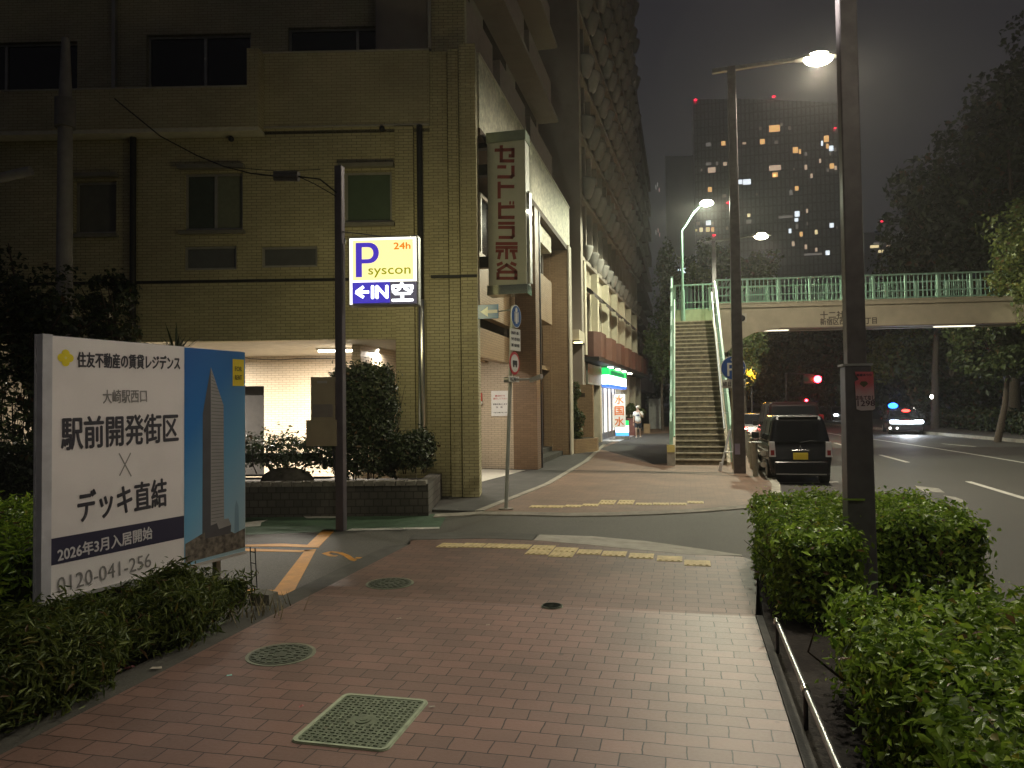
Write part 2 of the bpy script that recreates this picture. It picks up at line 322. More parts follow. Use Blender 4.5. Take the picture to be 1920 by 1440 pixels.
def leaves(name, P, Nn, size, mt, parent=None, aspect=.5, jitter=.7, szvar=.65, droop=0.):
    """many small folded leaves at the points P, turned to the directions Nn"""
    n = len(P); P = np.asarray(P,float); Nn = np.asarray(Nn,float)+RNG.normal(0,jitter,(n,3))
    Nn /= np.linalg.norm(Nn,axis=1,keepdims=True)+1e-9
    A = RNG.normal(0,1,(n,3)); A[:,2] -= droop; A -= Nn*(A*Nn).sum(1,keepdims=True); A /= np.linalg.norm(A,axis=1,keepdims=True)+1e-9
    B = np.cross(Nn,A); L = size*(1+szvar*RNG.uniform(-1,1,(n,1))); Wd = L*aspect
    base = P-A*L*.5; tip = P+A*L*.5-Nn*L*.12; l = P+B*Wd*.5+Nn*L*.08; r = P-B*Wd*.5+Nn*L*.08
    V = np.stack([base,r,tip,l],1).reshape(-1,3).astype(np.float32)
    me = bpy.data.meshes.new(name); me.vertices.add(4*n); me.vertices.foreach_set('co', V.ravel())
    idx = np.arange(4*n).reshape(n,4); tri = np.concatenate([idx[:,[0,1,2]],idx[:,[0,2,3]]],1).reshape(-1)
    me.loops.add(6*n); me.loops.foreach_set('vertex_index', tri.astype(np.int32)); me.polygons.add(2*n)
    me.polygons.foreach_set('loop_start', (np.arange(2*n)*3).astype(np.int32)); me.polygons.foreach_set('loop_total', np.full(2*n,3,np.int32))
    me.materials.append(mt); me.update(calc_edges=True); me.validate()
    return put(link(bpy.data.objects.new(name, me)), parent)

def box_cloud(n, x0,x1,y0,y1,z0,z1, rnd=.25, lump=.06, thick=.12, freq=3.):
    """points scattered in a shell below the surface of a lumpy rounded box (no bottom)"""
    c = np.array([(x0+x1)/2,(y0+y1)/2,(z0+z1)/2]); h = np.array([(x1-x0)/2,(y1-y0)/2,(z1-z0)/2])
    ar = np.array([h[1]*h[2],h[1]*h[2],h[0]*h[2],h[0]*h[2],h[0]*h[1]]); face = RNG.choice(5,n,p=ar/ar.sum())
    u = RNG.uniform(-1,1,(n,3)); sgn = np.array([[-1,0,0],[1,0,0],[0,-1,0],[0,1,0],[0,0,1]])[face]
    q = np.where(sgn!=0, sgn, u)*h
    rr = min(rnd, h.min()*.9); inner = h-rr; k = np.clip(q,-inner,inner); d = q-k; ln = np.linalg.norm(d,axis=1,keepdims=True)
    nn = np.where(ln>1e-6, d/np.maximum(ln,1e-6), sgn); p = k+nn*np.minimum(ln, rr)
    p = np.where(ln>rr, k+nn*rr, p)
    w = p+c; lum = np.sin(w[:,0]*freq*2.1+1.3)*np.sin(w[:,1]*freq*1.7+.4)+.6*np.sin(w[:,2]*freq*2.9+w[:,0]*freq*3.3)
    dep = np.abs(RNG.normal(0,thick,(n,1))); dep = np.where(RNG.uniform(0,1,(n,1)) < .14, -dep*.75, dep)
    p = p+nn*(lum[:,None]*lump)-nn*dep
    p[:,2] = np.maximum(p[:,2], -h[2]+.02)
    return p+c, nn
def ell_cloud(n, c, r, lump=.18, thick=.22, clumps=26, zmin=None):
    """points of a crown: clumps spread through an ellipsoid, each a small ball of leaves"""
    c = np.array(c,float); r = np.array(r,float)
    cc = RNG.normal(0,1,(clumps,3)); cc /= np.linalg.norm(cc,axis=1,keepdims=True); cc *= RNG.uniform(.35,.95,(clumps,1))
    rs = RNG.uniform(.2,.42,clumps); k = RNG.integers(0,clumps,n)
    d = RNG.normal(0,1,(n,3)); d /= np.linalg.norm(d,axis=1,keepdims=True); p = cc[k]+d*(rs[k]*RNG.uniform(.55,1.08,n))[:,None]
    P = c+p*r
    return P, d*.6+p*.3+np.array([0,0,.3])

PI = math.pi
# ================================================================== GROUND
def ribbon(mb, pts, w, z, mi=0):
    pts = [Vector((p[0],p[1],0)) for p in pts]
    for i in range(len(pts)-1):
        d = (pts[i+1]-pts[i]).normalized(); n = Vector((-d.y,d.x,0))*w/2
        e = d*w*.2
        a, b = pts[i]-(e if i else e*0), pts[i+1]+e
        mb.quad((*(a-n).xy,z),(*(b-n).xy,z),(*(b+n).xy,z),(*(a+n).xy,z),mi)
ZR = -.12
mb = MB(); mb.quad((-300,-60,-.30),(300,-60,-.30),(300,420,-.30),(-300,420,-.30)); mb.build('ground', soil, k='structure')
# main road: follows the pavement, drifts left far away
road_in = [(2.35,-12),(2.35,6.0),(2.5,7.2),(2.3,9.2),(1.6,10.0),(1.6,13.0),(1.75,16),(2.0,18),(2.35,25),(2.5,32),(2.3,60),(1.2,95),(-2,140),(-9,200)]
road_out = [(17.5,-12),(17.3,6),(17.3,7.2),(17.2,9.2),(17.2,10),(17,13),(16.8,16),(16.6,18),(16.0,25),(15.6,32),(12.4,60),(10,95),(6,140),(-1,200)]
mb = MB()
for i in range(len(road_in)-1):
    a,b,c,d = road_in[i],road_out[i],road_out[i+1],road_in[i+1]
    mb.quad((*a,ZR),(*b,ZR),(*c,ZR),(*d,ZR))
mb.build('main_road', asphalt, k='structure')
# side lane between the two pavements (slopes down to the main road)
ZL = -.05
lane = [(-14,8.8),(-3.9,8.8),(-3.64,9.5),(1.0,8.0),(1.6,9.6)]
mb = MB(); mb.slab([(-40,5.5),(-3.78,5.5),(-3.78,9.6),(1.0,8.2),(1.0,14.8),(-3.6,13.2),(-4.0,14.0),(-40,14.0)], -.2, ZL)
mb.add([(1.0,8.2,ZL),(2.4,9.0,ZR+.006),(2.3,16.5,ZR+.006),(1.0,14.8,ZL)], [(0,1,2,3)])
mb.build('side_lane', asphalt_lane, k='structure')
# near pavement
near_far = [G(x,y).xy[:] for x,y in ((770,1012.5),(830,1010.5),(915,1009.5),(1000,1012.5),(1100,1020.5),(1200,1030.5),(1300,1039.5),(1392,1043.5),(1440,1062))]
YS = 6.72
mb = MB(); mb.slab([(-3.62,-8),(.50,-8),(.57,YS),(-3.62,YS)], -.2, 0); mb.build('sidewalk', paver, k='structure')
mb = MB(); mb.slab([(-3.62,YS),(.57,YS),(.72,8.2)]+near_far[::-1]+[(-3.62,9.4)], -.2, 0); mb.build('sidewalk_apron', paver2, k='structure')
mb = MB(); mb.slab([(-3.9,-8),(-3.624,-8),(-3.624,9.4),(-3.9,9.2)], -.2, -.006); mb.build('kerb_edging', concrete_d, k='structure')
mb = MB(); mb.slab([(.504,-8),(.60,-8),(.63,6.72),(.574,6.72)], -.2, .012); mb.build('planting_kerb', concrete_d, k='structure')
mb = MB(); mb.slab([(.60,-8),(2.18,-8),(2.18,6.0),(2.33,7.2),(2.1,9.1),(1.3,9.6),(.74,8.4),(.64,6.72)], -.25, -.01); mb.build('planting_soil', soil, k='structure')
kp = [(2.18,-8),(2.18,6.0),(2.33,7.2),(2.12,9.0),(1.35,9.62),(.88,9.0)]
ko = [(2.35,-8),(2.35,6.0),(2.5,7.2),(2.28,9.15),(1.38,9.82),(.78,9.1)]
mb = MB()
for i in range(len(kp)-1):
    mb.hexa([(*kp[i],-.2),(*ko[i],-.2),(*ko[i+1],-.2),(*kp[i+1],-.2),(*kp[i],.03),(*ko[i],.03),(*ko[i+1],.03),(*kp[i+1],.03)])
mb.build('road_kerb', concrete, k='structure')
# sloping pale concrete ramp slab along the near kerb
def strip(mb, A, B, zA, zB):
    for i in range(len(A)-1):
        mb.hexa([(*A[i],-.2),(*A[i+1],-.2),(*B[i+1],-.2),(*B[i],-.2),(*A[i],zA),(*A[i+1],zA),(*B[i+1],zB),(*B[i],zB)])
A_ = [G(x,y).xy[:] for x,y in ((1000,1013),(1100,1021),(1200,1031),(1300,1040),(1392,1042.5))]
B_ = [G(x,y,ZL).xy[:] for x,y in ((1012,1003),(1110,1006),(1210,1015),(1310,1029),(1391,1041))]
mb = MB(); strip(mb, A_, B_, .002, ZL+.006); mb.build('kerb_ramp', concrete, k='structure')
A_ = [G(x,y).xy[:] for x,y in ((770,1013),(830,1011),(915,1010),(998,1013))]
B_ = [G(x,y,ZL).xy[:] for x,y in ((775,1003),(835,1000),(920,1000),(1008,1002))]
mb = MB(); strip(mb, A_, B_, .004, ZL+.012); mb.build('kerb_ramp', concrete_d, k='structure')
# far pavement
fk = [G(x,y).xy[:] for x,y in ((812,966),(900,961),(985,962),(1060,964),(1150,963),(1240,960),(1330,955),(1400,949),(1436,941))]
far_r = [G(1446,925).xy[:], (1.9,17.5),(2.18,25),(2.36,32),(2.16,60),(1.05,95)]
mb = MB(); mb.slab([(-3.45,12.55)]+[(x,y+.12) for x,y in fk[2:]]+far_r[:-1]+[(-2.2,60),(-3.15,45),(-3.5,34),(-3.05,24),(-3.05,17)], -.2, 0); mb.build('sidewalk_far', paver3, k='structure')
mb = MB()
ki = [(x,y+.12) for x,y in fk]; strip(mb, fk, ki, -.03, .006)
strip(mb, [(x+.18,y) for x,y in far_r], far_r, .01, .01); mb.build('kerb', concrete, k='structure')
mb = MB(); mb.slab([(-4.6,12.6),(-3.6,12.55),(-3.46,12.55),(-3.06,17),(-3.06,24),(-3.51,34),(-3.16,45),(-2.2,60),(-9,60),(-9,14),(-4.6,13.4)], -.2, -.004); mb.build('forecourt', M('forecourt_asphalt',(.075,.072,.068),.8,noise=.2,ns=3,bump=.5,bs=120,stain=.4,sscale=1), k='structure')
kl = [(-3.46,12.55),(-3.06,17),(-3.06,24),(-3.5,34)]
mb = MB(); strip(mb, [(x-.16,y) for x,y in kl], kl, .005, .012); mb.build('edging_stone', concrete, k='structure')
# dark drainage joint across the far pavement, asphalt patch near the shop
mb = MB(); ribbon(mb, [G(1010,882).xy, G(1200,884).xy, G(1385,893).xy], .10, .004); mb.build('drain_joint', concrete_d, k='structure')
mb = MB(); mb.slab([G(x,y).xy[:] for x,y in ((1125,842),(1195,815),(1256,812),(1256,868),(1225,871),(1190,860))], .001, .005); mb.build('asphalt_patch', M('patch_asphalt',(.055,.053,.05),.8,noise=.2,bump=.5,bs=120), k='structure')
mb = MB(); mb.slab([G(x,y).xy[:] for x,y in ((898,905),(985,882),(905,880),(860,890),(860,925),(897,926))], .001, .006); mb.build('entrance_floor', M('pale_floor_tile',(.52,.50,.44),.5,noise=.1), k='structure')

# tactile paving: 30 cm yellow blocks with raised bars
def tactile(pts_px, dbl, name):
    mb = MB()
    for k,(px,py) in enumerate(pts_px):
        p = G(px,py)
        rows = 2 if k in dbl else 1
        for r in range(rows):
            x, y = p.x, p.y-.155-r*.302
            mb.box(x-.147,x+.147,y-.147,y+.147,.0005,.006)
            for q in range(4):
                xx = x-.105+q*.07
                mb.box(xx-.016,xx+.016,y-.12,y+.12,.006,.0125)
    return mb.build(name, mark_y, k='structure')
tactile([(850,1019),(893,1019),(936,1020),(978,1021),(1022,1023),(1064,1027),(1108,1031),(1154,1034),(1204,1038),(1256,1043),(1307,1051)], (4,5), 'tactile_paving')
tactile([(1012,948),(1044,948),(1077,947),(1109,945),(1142,938),(1176,938),(1208,943),(1240,943),(1272,943),(1304,940)], (4,5), 'tactile_paving')
# parking: green surface, orange bays, white marks
def gpoly(px, z): return [G(x,y,z).xy[:] for x,y in px]
mb = MB(); mb.slab(gpoly([(330,975),(460,966),(806,964),(838,966),(824,991),(640,996),(455,1003),(330,1010)], ZL), ZL, ZL+.004); mb.build('green_lane_surface', mark_g, k='structure')
mb = MB(); zz = ZL+.008
for pp in ([(660,992),(824,989),(824,992),(648,996)], [(455,981),(502,975),(490,980),(488,987),(455,989)], [(565,967),(645,964),(645,971),(575,972)]): mb.slab(gpoly(pp,ZL), ZL+.004, zz)
mb.build('white_road_marking', mark_w, k='structure')
mb = MB()
for pp in ([(606,993),(629,993),(597,1027),(576,1022)], [(572,1032),(593,1030),(547,1117),(514,1107)], [(400,1109),(464,1104.5),(514,1107),(547,1117),(464,1113),(400,1117)],
           [(400,1023),(458,1021.5),(527,1019.5),(576,1022),(597,1027),(527,1025),(458,1025)], [(400,1031),(458,1029),(562,1032),(572,1032),(592,1032),(562,1035.5),(458,1033.5),(400,1035)]): mb.slab(gpoly(pp,ZL), ZL, ZL+.004)
mb.build('orange_bay_marking', mark_o, k='structure')
mb = MB(); ribbon(mb, [G(x,y,ZL).xy for x,y in ((632,1043),(621,1042.5),(609,1038),(621,1035),(637,1037),(650,1042),(661,1050),(676,1054),(681,1046.5),(669,1046.5))], .075, ZL+.004); mb.build('orange_bay_number', mark_o, k='structure')
# lane markings on the main road
mb = MB()
def lineR(px, w):
    pts = [G(x,y,ZR).xy for x,y in px]; ribbon(mb, pts, w, ZR+.004)
lineR([(1547,811),(1587,818),(1650,825.5),(1750,840),(1850,856),(1925,868.5),(2100,899)], .14)
for a,b in (((1815,903),(1925,936)),((1650,853),(1702,867)),((1565,830.5),(1590,837.5)),((1541,821),(1552,824)),((1766,832),(1828,837.5)),((1655,817),(1700,822))): lineR([a,b], .15)
lineR([(1450,905),(1570,904)], .12)
lineR([(1430,797.5),(1590,799)], .3)
mb.build('road_marking', mark_w, k='structure')
mb = MB()
for pp in ([(1715,911),(1760,916),(1772,924),(1742,922),(1745,927),(1725,918)], [(1768,929),(1790,932),(1812,940),(1800,942)]): mb.slab(gpoly(pp,ZR), ZR, ZR+.004)
mb.build('road_arrow', M('faded_marking',(.26,.25,.22),.8,noise=.3,ns=12), k='structure')
# far pavement across the road, its kerb, and the ground beyond
mb = MB()
for i in range(len(road_out)-1):
    a,b = road_out[i],road_out[i+1]
    mb.hexa([(*a,-.3),(a[0]+8,a[1],-.3),(b[0]+8,b[1],-.3),(*b,-.3),(*a,.02),(a[0]+8,a[1],.02),(b[0]+8,b[1],.02),(*b,.02)])
mb.build('opposite_pavement', M('opposite_paving',(.10,.09,.08),.85,noise=.2), k='structure')
mb = MB()
for i in range(len(road_out)-1):
    a,b = road_out[i],road_out[i+1]
    mb.hexa([(a[0]-.2,a[1],-.2),(*a,-.2),(*b,-.2),(b[0]-.2,b[1],-.2),(a[0]-.2,a[1],.03),(*a,.03),(*b,.03),(b[0]-.2,b[1],.03)])
mb.build('opposite_kerb', concrete, k='structure')

# ------------------------------------------------------------------ covers in the paving
def round_cover(px, py, r, label):
    p = G(px,py); t = thing('manhole_cover', (p.x,p.y,0), label, 'manhole cover')
    mb = MB(); mb.disc((p.x,p.y,-.01),(0,0,1),r,.014,36); mb.build('cover_frame', iron_l, t)
    mb = MB(); mb.disc((p.x,p.y,-.009),(0,0,1),r*.90,.0165,36)
    for ring,(q,cnt) in enumerate(((.75,22),(.52,15),(.28,8))):
        for k in range(cnt):
            w = 2*PI*k/cnt; mb.box(p.x+math.cos(w)*r*q-.018,p.x+math.cos(w)*r*q+.018,p.y+math.sin(w)*r*q-.018,p.y+math.sin(w)*r*q+.018,.0075,.0125)
    mb.build('cover_plate', iron, t); return t
round_cover(527,1227,.255,'round iron manhole cover set in the paving beside the juniper hedge')
round_cover(731,1094,.25,'round iron manhole cover beside the orange-lined parking bay')
round_cover(1035,1137,.10,'tiny round iron valve cover in the middle of the paving')
a,b,c,d = G(538,1396),G(733,1409),G(803,1313),G(645,1303)
x0,x1,y0,y1 = (a.x+d.x)/2,(b.x+c.x)/2,(a.y+b.y)/2,(c.y+d.y)/2
t = thing('access_cover', ((x0+x1)/2,(y0+y1)/2,0), 'large rectangular greenish access cover with rows of raised dimples', 'access cover')
def rrect(x0,x1,y0,y1,r,n=5):
    o = []
    for cx,cy,a0 in ((x1-r,y1-r,0),(x0+r,y1-r,PI/2),(x0+r,y0+r,PI),(x1-r,y0+r,1.5*PI)):
        o += [(cx+r*math.cos(a0+PI/2*k/n),cy+r*math.sin(a0+PI/2*k/n)) for k in range(n+1)]
    return o
mb = MB(); mb.slab(rrect(x0,x1,y0,y1,.05), -.01, .005)
oi, ii = rrect(x0+.004,x1-.004,y0+.004,y1-.004,.048), rrect(x0+.026,x1-.026,y0+.026,y1-.026,.03)
for k in range(len(oi)):
    j = (k+1)%len(oi); mb.hexa([(*oi[k],.004),(*oi[j],.004),(*ii[j],.004),(*ii[k],.004),(*oi[k],.012),(*oi[j],.012),(*ii[j],.010),(*ii[k],.010)])
mb.build('cover_frame', M('pale_green_iron',(.34,.40,.28),.5,metal=.35,noise=.2,ns=14), t)
mb = MB(); mb.slab(rrect(x0+.028,x1-.028,y0+.028,y1-.028,.028), -.01, .0065)
nx, ny = 15, 18; cx, cy = (x0+x1)/2,(y0+y1)/2
for i in range(nx):
    for j in range(ny):
        xx, yy = x0+.05+(x1-x0-.1)*i/(nx-1), y0+.05+(y1-y0-.1)*j/(ny-1)
        if ((xx-cx)/.075)**2+((yy-cy)/.06)**2 < 1: continue
        w, h = (.012,.006) if (i+j)%2 else (.006,.012)
        mb.box(xx-w,xx+w,yy-h,yy+h,.0065,.0115)
mb.disc((cx,cy,.0065),(0,0,1),.058,.005,28,ry=.046); mb.disc((cx,cy,.0115),(0,0,1),.03,.003,20,ry=.024)
mb.build('cover_plate', M('green_iron_plate',(.15,.18,.12),.5,metal=.4,noise=.3,ns=20), t)
# litter and fallen leaves lying on the paving
litter_m = M('pale_scrap',(.36,.32,.26),.8); pink = M('pink_scrap',(.35,.12,.12),.8); cyan = M('cyan_scrap',(.3,.75,.65),.5)
for (px,py,s,mt,lab,rz) in ((430,1268,.03,cyan,'small cyan scrap lying alone on the paving near the hedge',.4),(293,1254,.07,litter_m,'pale flattened wrapper at the foot of the juniper hedge',.2),
    (242,1253,.06,pink,'crumpled dull red scrap under the juniper hedge',.9),(810,1327,.035,litter_m,'dry leaf beside the right corner of the access cover',.1),(748,1161,.04,litter_m,'dry leaf on the paving beyond the manhole covers',.6),
    (565,1326,.03,pink,'small reddish leaf left of the access cover',1.2),(915,1173,.03,litter_m,'tiny pale scrap in the centre of the paving',.3)):
    p = G(px,py); s *= .62; mb = MB(Matrix.Translation((p.x,p.y,.004)) @ Matrix.Rotation(rz,4,'Z'))
    mb.add([(-s,-.3*s,0),(0,-.5*s,.004),(s,-.1*s,.001),(s*.7,.4*s,.008),(-.2*s,.5*s,.003),(-.8*s,.3*s,.006)], [(0,1,4,5),(1,2,3,4)])
    tag(mb.build('litter', mt), lab, 'litter')
# ================================================================== CORNER APARTMENT BUILDING
O = Vector((-4.09, 14.58, 0)); FA = rad(12); FR = frame(O, FA)
def floc(px, py, yl):
    n = Vector((-math.sin(FA), math.cos(FA), 0)); d = ray(px,py); t = (yl+n.dot(O-CAMP))/n.dot(d); q = CAMP+d*t-O
    return q.x*math.cos(FA)+q.y*math.sin(FA), q.z
cb = thing('apartment_building', O, 'olive tiled corner apartment building with an open lit garage at street level', 'building')
opening_holes = [(-6.12,-4.89,5.58,6.78),(-2.76,-1.77,5.69,6.75),(-6.12,-5.02,4.74,5.24),(-4.5,-3.33,4.77,5.21),(-8.45,-7.55,5.55,6.65)]
mb = MB(FR)
mb.wall(-14,-.96,3.25,7.72,0,.3,opening_holes); mb.box(-1.71,-.96,.001,.6,0,3.249)
mb.build('wall', tile_c, cb)
mb = MB(FR); mb.box(-14,-1.712,-.012,-.001,4.47,4.53); mb.box(-.95,.0,-.215,-.201,4.47,4.52); mb.box(-.95,-.34,-.135,-.121,4.47,4.52); mb.build('dark_joint', black_m, cb)
mb = MB(FR)
for a,b,yy,zz in ((-.96,-.60,-.02,9.24),(-.57,-.36,-.12,9.24),(-.33,.0,-.20,9.30)): mb.box(a,b,yy,.6,0,zz)
mb.box(-.604,-.566,.03,.59,0,9.2); mb.box(-.364,-.326,-.05,.59,0,9.2); mb.box(-.96,-.25,.35,.9,9.25,16)
mb.box(-1.68,-1.30,-.12,-.001,0,7.64)
mb.build('corner_pier', tile_c, cb)
mb = MB(FR); mb.tube([(-1.17,-.10,4.05),(-1.17,-.10,7.65)],.062,12); mb.build('downpipe', black_m, cb)
mb = MB(FR); mb.tube([(-1.155,-.11,1.30),(-1.155,-.11,1.38),(-1.155,-.11,4.0),(-1.155,-.11,4.04)],[.03,.085,.085,.06],20); mb.build('drain_guard', M('bright_steel',(.80,.80,.74),.28,metal=1,noise=.02), cb)
mb = MB(FR); mb.tube([(-7.15,-.09,0),(-7.15,-.09,7.55)],.065,10); mb.build('downpipe', black_m, cb)
# bands and parapets
mb = MB(FR); mb.box(-14,-4.42,-.36,-.16,7.60,8.42); mb.box(-4.66,-4.42,-.36,-.159,8.42,9.22); mb.box(-4.659,-4.421,-.161,-.03,7.66,9.215); mb.build('balcony_parapet', tile_band, cb)
mb = MB(FR); mb.box(-14,-4.43,-.355,-.001,7.52,7.598); mb.build('balcony_slab', M('lit_soffit',(.55,.53,.42),.7,noise=.1), cb)  # slab coloured pale to show light falling on it from below
mb = MB(FR); mb.box(-4.42,-.962,-.06,.25,7.70,9.24); mb.build('parapet_band', tile_band, cb)
mb = MB(FR); mb.box(-4.43,-.965,-.09,.28,9.24,9.27); mb.box(-14,-4.66,-.38,-.14,8.42,8.45); mb.box(-4.43,-.965,-.085,.05,7.67,7.70); mb.build('coping', M('coping',(.38,.36,.30),.6,noise=.1), cb)
uh = [(-4.35,-1.5,9.4,10.5),(-7.6,-5.2,7.9,10.4),(-13,-9.2,7.9,10.3)]
mb = MB(FR); mb.wall(-14,-.97,7.6,16,1.3,.3,uh); mb.build('upper_wall', tile_band, cb)
mb = MB(FR); mb.box(-8.35,-8.27,1.2,1.298,7.7,16); mb.box(-.98,-.92,-.1,-.02,9.3,16); mb.build('conduit', alu, cb)
mb = MB(FR); mb.box(-14,-.97,.0,1.3,7.56,7.62); mb.build('roof_slab', concrete_d, cb)
def window(root, F, x0,x1,z0,z1, y, mats, split=None, frm=alu, sill=True, fr=.05):
    mb = MB(F); mb.box(x0,x1,y,y+.07,z0,z0+fr); mb.box(x0,x1,y,y+.07,z1-fr,z1); mb.box(x0,x0+fr,y+.001,y+.069,z0+fr,z1-fr); mb.box(x1-fr,x1,y+.001,y+.069,z0+fr,z1-fr)
    sp = x0+(x1-x0)*split if split else None
    if sp: mb.box(sp-.03,sp+.03,y-.004,y+.066,z0+fr,z1-fr)
    w = mb.build('window', frm, root)
    if sp:
        for a,b,mt in ((x0+fr,sp-.03,mats[0]),(sp+.03,x1-fr,mats[1])):
            p = MB(F); p.box(a,b,y+.03,y+.04,z0+fr,z1-fr); p.build('pane', mt, w)
    else:
        p = MB(F); p.box(x0+fr,x1-fr,y+.03,y+.04,z0+fr,z1-fr); p.build('pane', mats[0], w)
    if sill:
        sm = M('sill_metal',(.20,.19,.15),.5,noise=.1) if 'sill_metal' not in MATS else MATS['sill_metal']
        p = MB(F); p.box(x0-.08,x1+.06,-.10,-.002,z0-.10,z0-.03); p.build('sill', sm, w); p = MB(F); p.box(x0-.1,x1+.06,-.14,-.002,z1+.06,z1+.14); p.build('window_hood', sm, w)
    return w
window(cb,FR,-6.12,-4.89,5.58,6.78,.08,(M('dark_green_glass',(.06,.075,.055),.15,noise=.1),glass_c),.52)
window(cb,FR,-2.76,-1.77,5.69,6.75,.08,(glass_g,))
ww = M('louvre_glass',(.10,.105,.10),.35,noise=.1)
window(cb,FR,-6.12,-5.02,4.74,5.24,.05,(ww,),sill=False); window(cb,FR,-4.5,-3.33,4.77,5.21,.05,(ww,),sill=False)
window(cb,FR,-8.45,-7.55,5.55,6.65,.1,(M('pale_curtain_glass',(.13,.13,.10),.3,noise=.1),))
for h in uh[:3]: window(cb,FR,*h,1.4,(glass_d,glass_d),.55,sill=False)
mb = MB(FR); mb.tube([(-4.2,.9,9.62),(-1.2,.9,9.62)],.02,6); [mb.tube([(x,.9,9.27),(x,.9,9.62)],.015,6) for x in (-4.2,-3.2,-2.2,-1.25)]; mb.build('handrail', grey_metal, cb)
for px in (437,718): 
    x,z = floc(px,262 if px<500 else 243,0); mb = MB(FR); mb.ball((x,-.1,z-.02),.06); mb.box(x-.02,x+.02,-.1,-.001,z,z+.03); mb.build('vent_cap', black_m, cb)
# garage under the building
mb = MB(FR); mb.box(-14,-.97,.301,4.6,3.25,3.45); mb.build('garage_ceiling', M('garage_ceiling',(.55,.52,.45),.7,noise=.1,stain=.3), cb)
mb = MB(FR); mb.wall(-14,-1.2,0,3.25,4.6,.2,[(-8.3,-6.1,-.01,2.45),(-2.2,-1.3,-.01,2.45)]); mb.build('garage_back_wall', tile_pink, cb)
mb = MB(FR); mb.box(-1.3,-1.1,.61,4.6,0,3.25); mb.build('garage_side_wall', tile_pink, cb)
mb = MB(FR); mb.box(-8.4,-1.2,5.4,5.5,0,3.2); mb.build('garage_inner_wall', M('inner_wall',(.05,.046,.042),.8), cb)
mb = MB(FR); mb.tube([(-6.5,3.9,3.2),(-6.3,4.1,3.16),(-5.6,4.5,3.14),(-5.2,4.5,3.17),(-3.9,4.5,3.16)],.012,6); mb.build('ceiling_cable', black_m, cb)
tube_glow = glowM('fluorescent_tube',(1,.95,.82),14,False)
def tube_light(root, M4, L, power, name='ceiling_light'):
    mb = MB(M4); mb.box(-L/2,L/2,-.07,.07,-.05,0); f = mb.build(name, white_m, root)
    mb = MB(M4); mb.tube([(-L/2+.04,0,-.075),(L/2-.04,0,-.075)],.022,8); mb.build('tube', tube_glow, f)
    ld = bpy.data.lights.new('tube_lamp','AREA'); ld.shape='RECTANGLE'; ld.size=L; ld.size_y=.12; ld.energy=power; ld.color=(1,.91,.78)
    lo = link(bpy.data.objects.new('tube_lamp',ld)); lo.matrix_world = M4 @ Matrix.Translation((0,0,-.13)); lo.parent=f; lo.matrix_parent_inverse=Matrix()
tube_light(cb, FR @ Matrix.Translation((-3.20,2.1,3.25)), 1.5, 950)
tube_light(cb, FR @ Matrix.Translation((-8.6,2.3,3.25)), 1.25, 900)
tube_light(cb, Matrix.Translation((-5.6,18.2,3.45)) @ Matrix.Rotation(rad(90),4,'Z'), 1.2, 75)
# street side (parallel to the road)
XW = -4.14
mb = MB(); mb.box(-4.62,XW,15.0,27.8,7.78,9.36); mb.build('street_fascia', plaster, cb)
mb = MB(); mb.box(-4.63,XW+.03,14.98,27.82,9.36,9.40); mb.build('coping', M('fascia_coping',(.65,.62,.5),.35,metal=.3,noise=.1), cb)
mb = MB(); mb.box(-6.6,-4.12,15.0,27.8,7.60,7.775); mb.build('street_soffit', M('brown_soffit',(.12,.09,.065),.8,noise=.1), cb)
mb = MB(); mb.box(-4.80,-4.10,20.75,21.3,0,7.6); mb.build('street_column', tile_brown, cb)
mb = MB(); mb.box(-4.14,-4.07,21.35,21.45,0,7.6); mb.build('downpipe', dark_m, cb)
mb = MB(); mb.box(-7.2,-4.805,20.9,21.2,0,3.45); mb.build('entrance_wall', tile_pink, cb)
mb = MB(); mb.box(-7.2,-7.0,15.2,20.89,0,3.45); mb.build('entrance_side_wall', tile_pink, cb)
mb = MB(); mb.box(-4.95,-4.70,15.2,20.7,4.05,5.55); mb.box(-4.97,-4.7,15.2,20.2,3.02,3.72); mb.build('spandrel_wall', tile_tan, cb)
mb = MB(); mb.box(-7.0,-4.72,15.2,20.75,3.45,3.6); mb.build('entrance_ceiling', M('entrance_ceiling',(.4,.36,.29),.8), cb)
FS = facing((-4.9,15.2,0),(0,1,0))
mb = MB(); mb.box(-5.4,-5.2,15.2,27.7,3.6,7.6); mb.build('street_recess_wall', M('dark_tan_render',(.13,.10,.07),.8,noise=.1), cb)
for (y0,y1,z0,z1) in ((15.4,17.8,5.6,7.3),(18.0,20.5,5.6,7.3),(22.0,24.2,5.6,7.4),(24.5,26.6,5.6,7.4)):
    window(cb, FS, y0-15.2,y1-15.2,z0,z1,.05,(glass_d,glass_d),.5,sill=False,frm=M('pale_window_frame',(.55,.52,.44),.5) if 'pale_window_frame' not in MATS else MATS['pale_window_frame'],fr=.09)
mb = MB(); mb.box(-4.95,-4.30,21.6,24.6,4.55,6.0); mb.build('balcony_box', M('pale_tile_box',(.42,.36,.26),.6,noise=.08) if False else tile_tan, cb)
mb = MB(); mb.box(-4.95,-4.55,21.6,23.4,3.25,4.15); mb.build('balcony_box', tile_pink, cb)
mb = MB(); mb.box(-4.9,-4.3,21.6,24.62,7.0,7.55); mb.build('window_header', plaster, cb)
mb = MB(); mb.box(-8,-4.10,27.0,27.5,0,7.6); mb.box(-5.05,-4.75,26.85,26.999,0,7.6); mb.build('entrance_end_wall', tile_tan, cb)
mb = MB(); mb.box(-4.098,-4.05,26.95,27.55,0,7.77); mb.build('corner_trim', M('pale_trim',(.5,.46,.36),.6,noise=.1), cb)
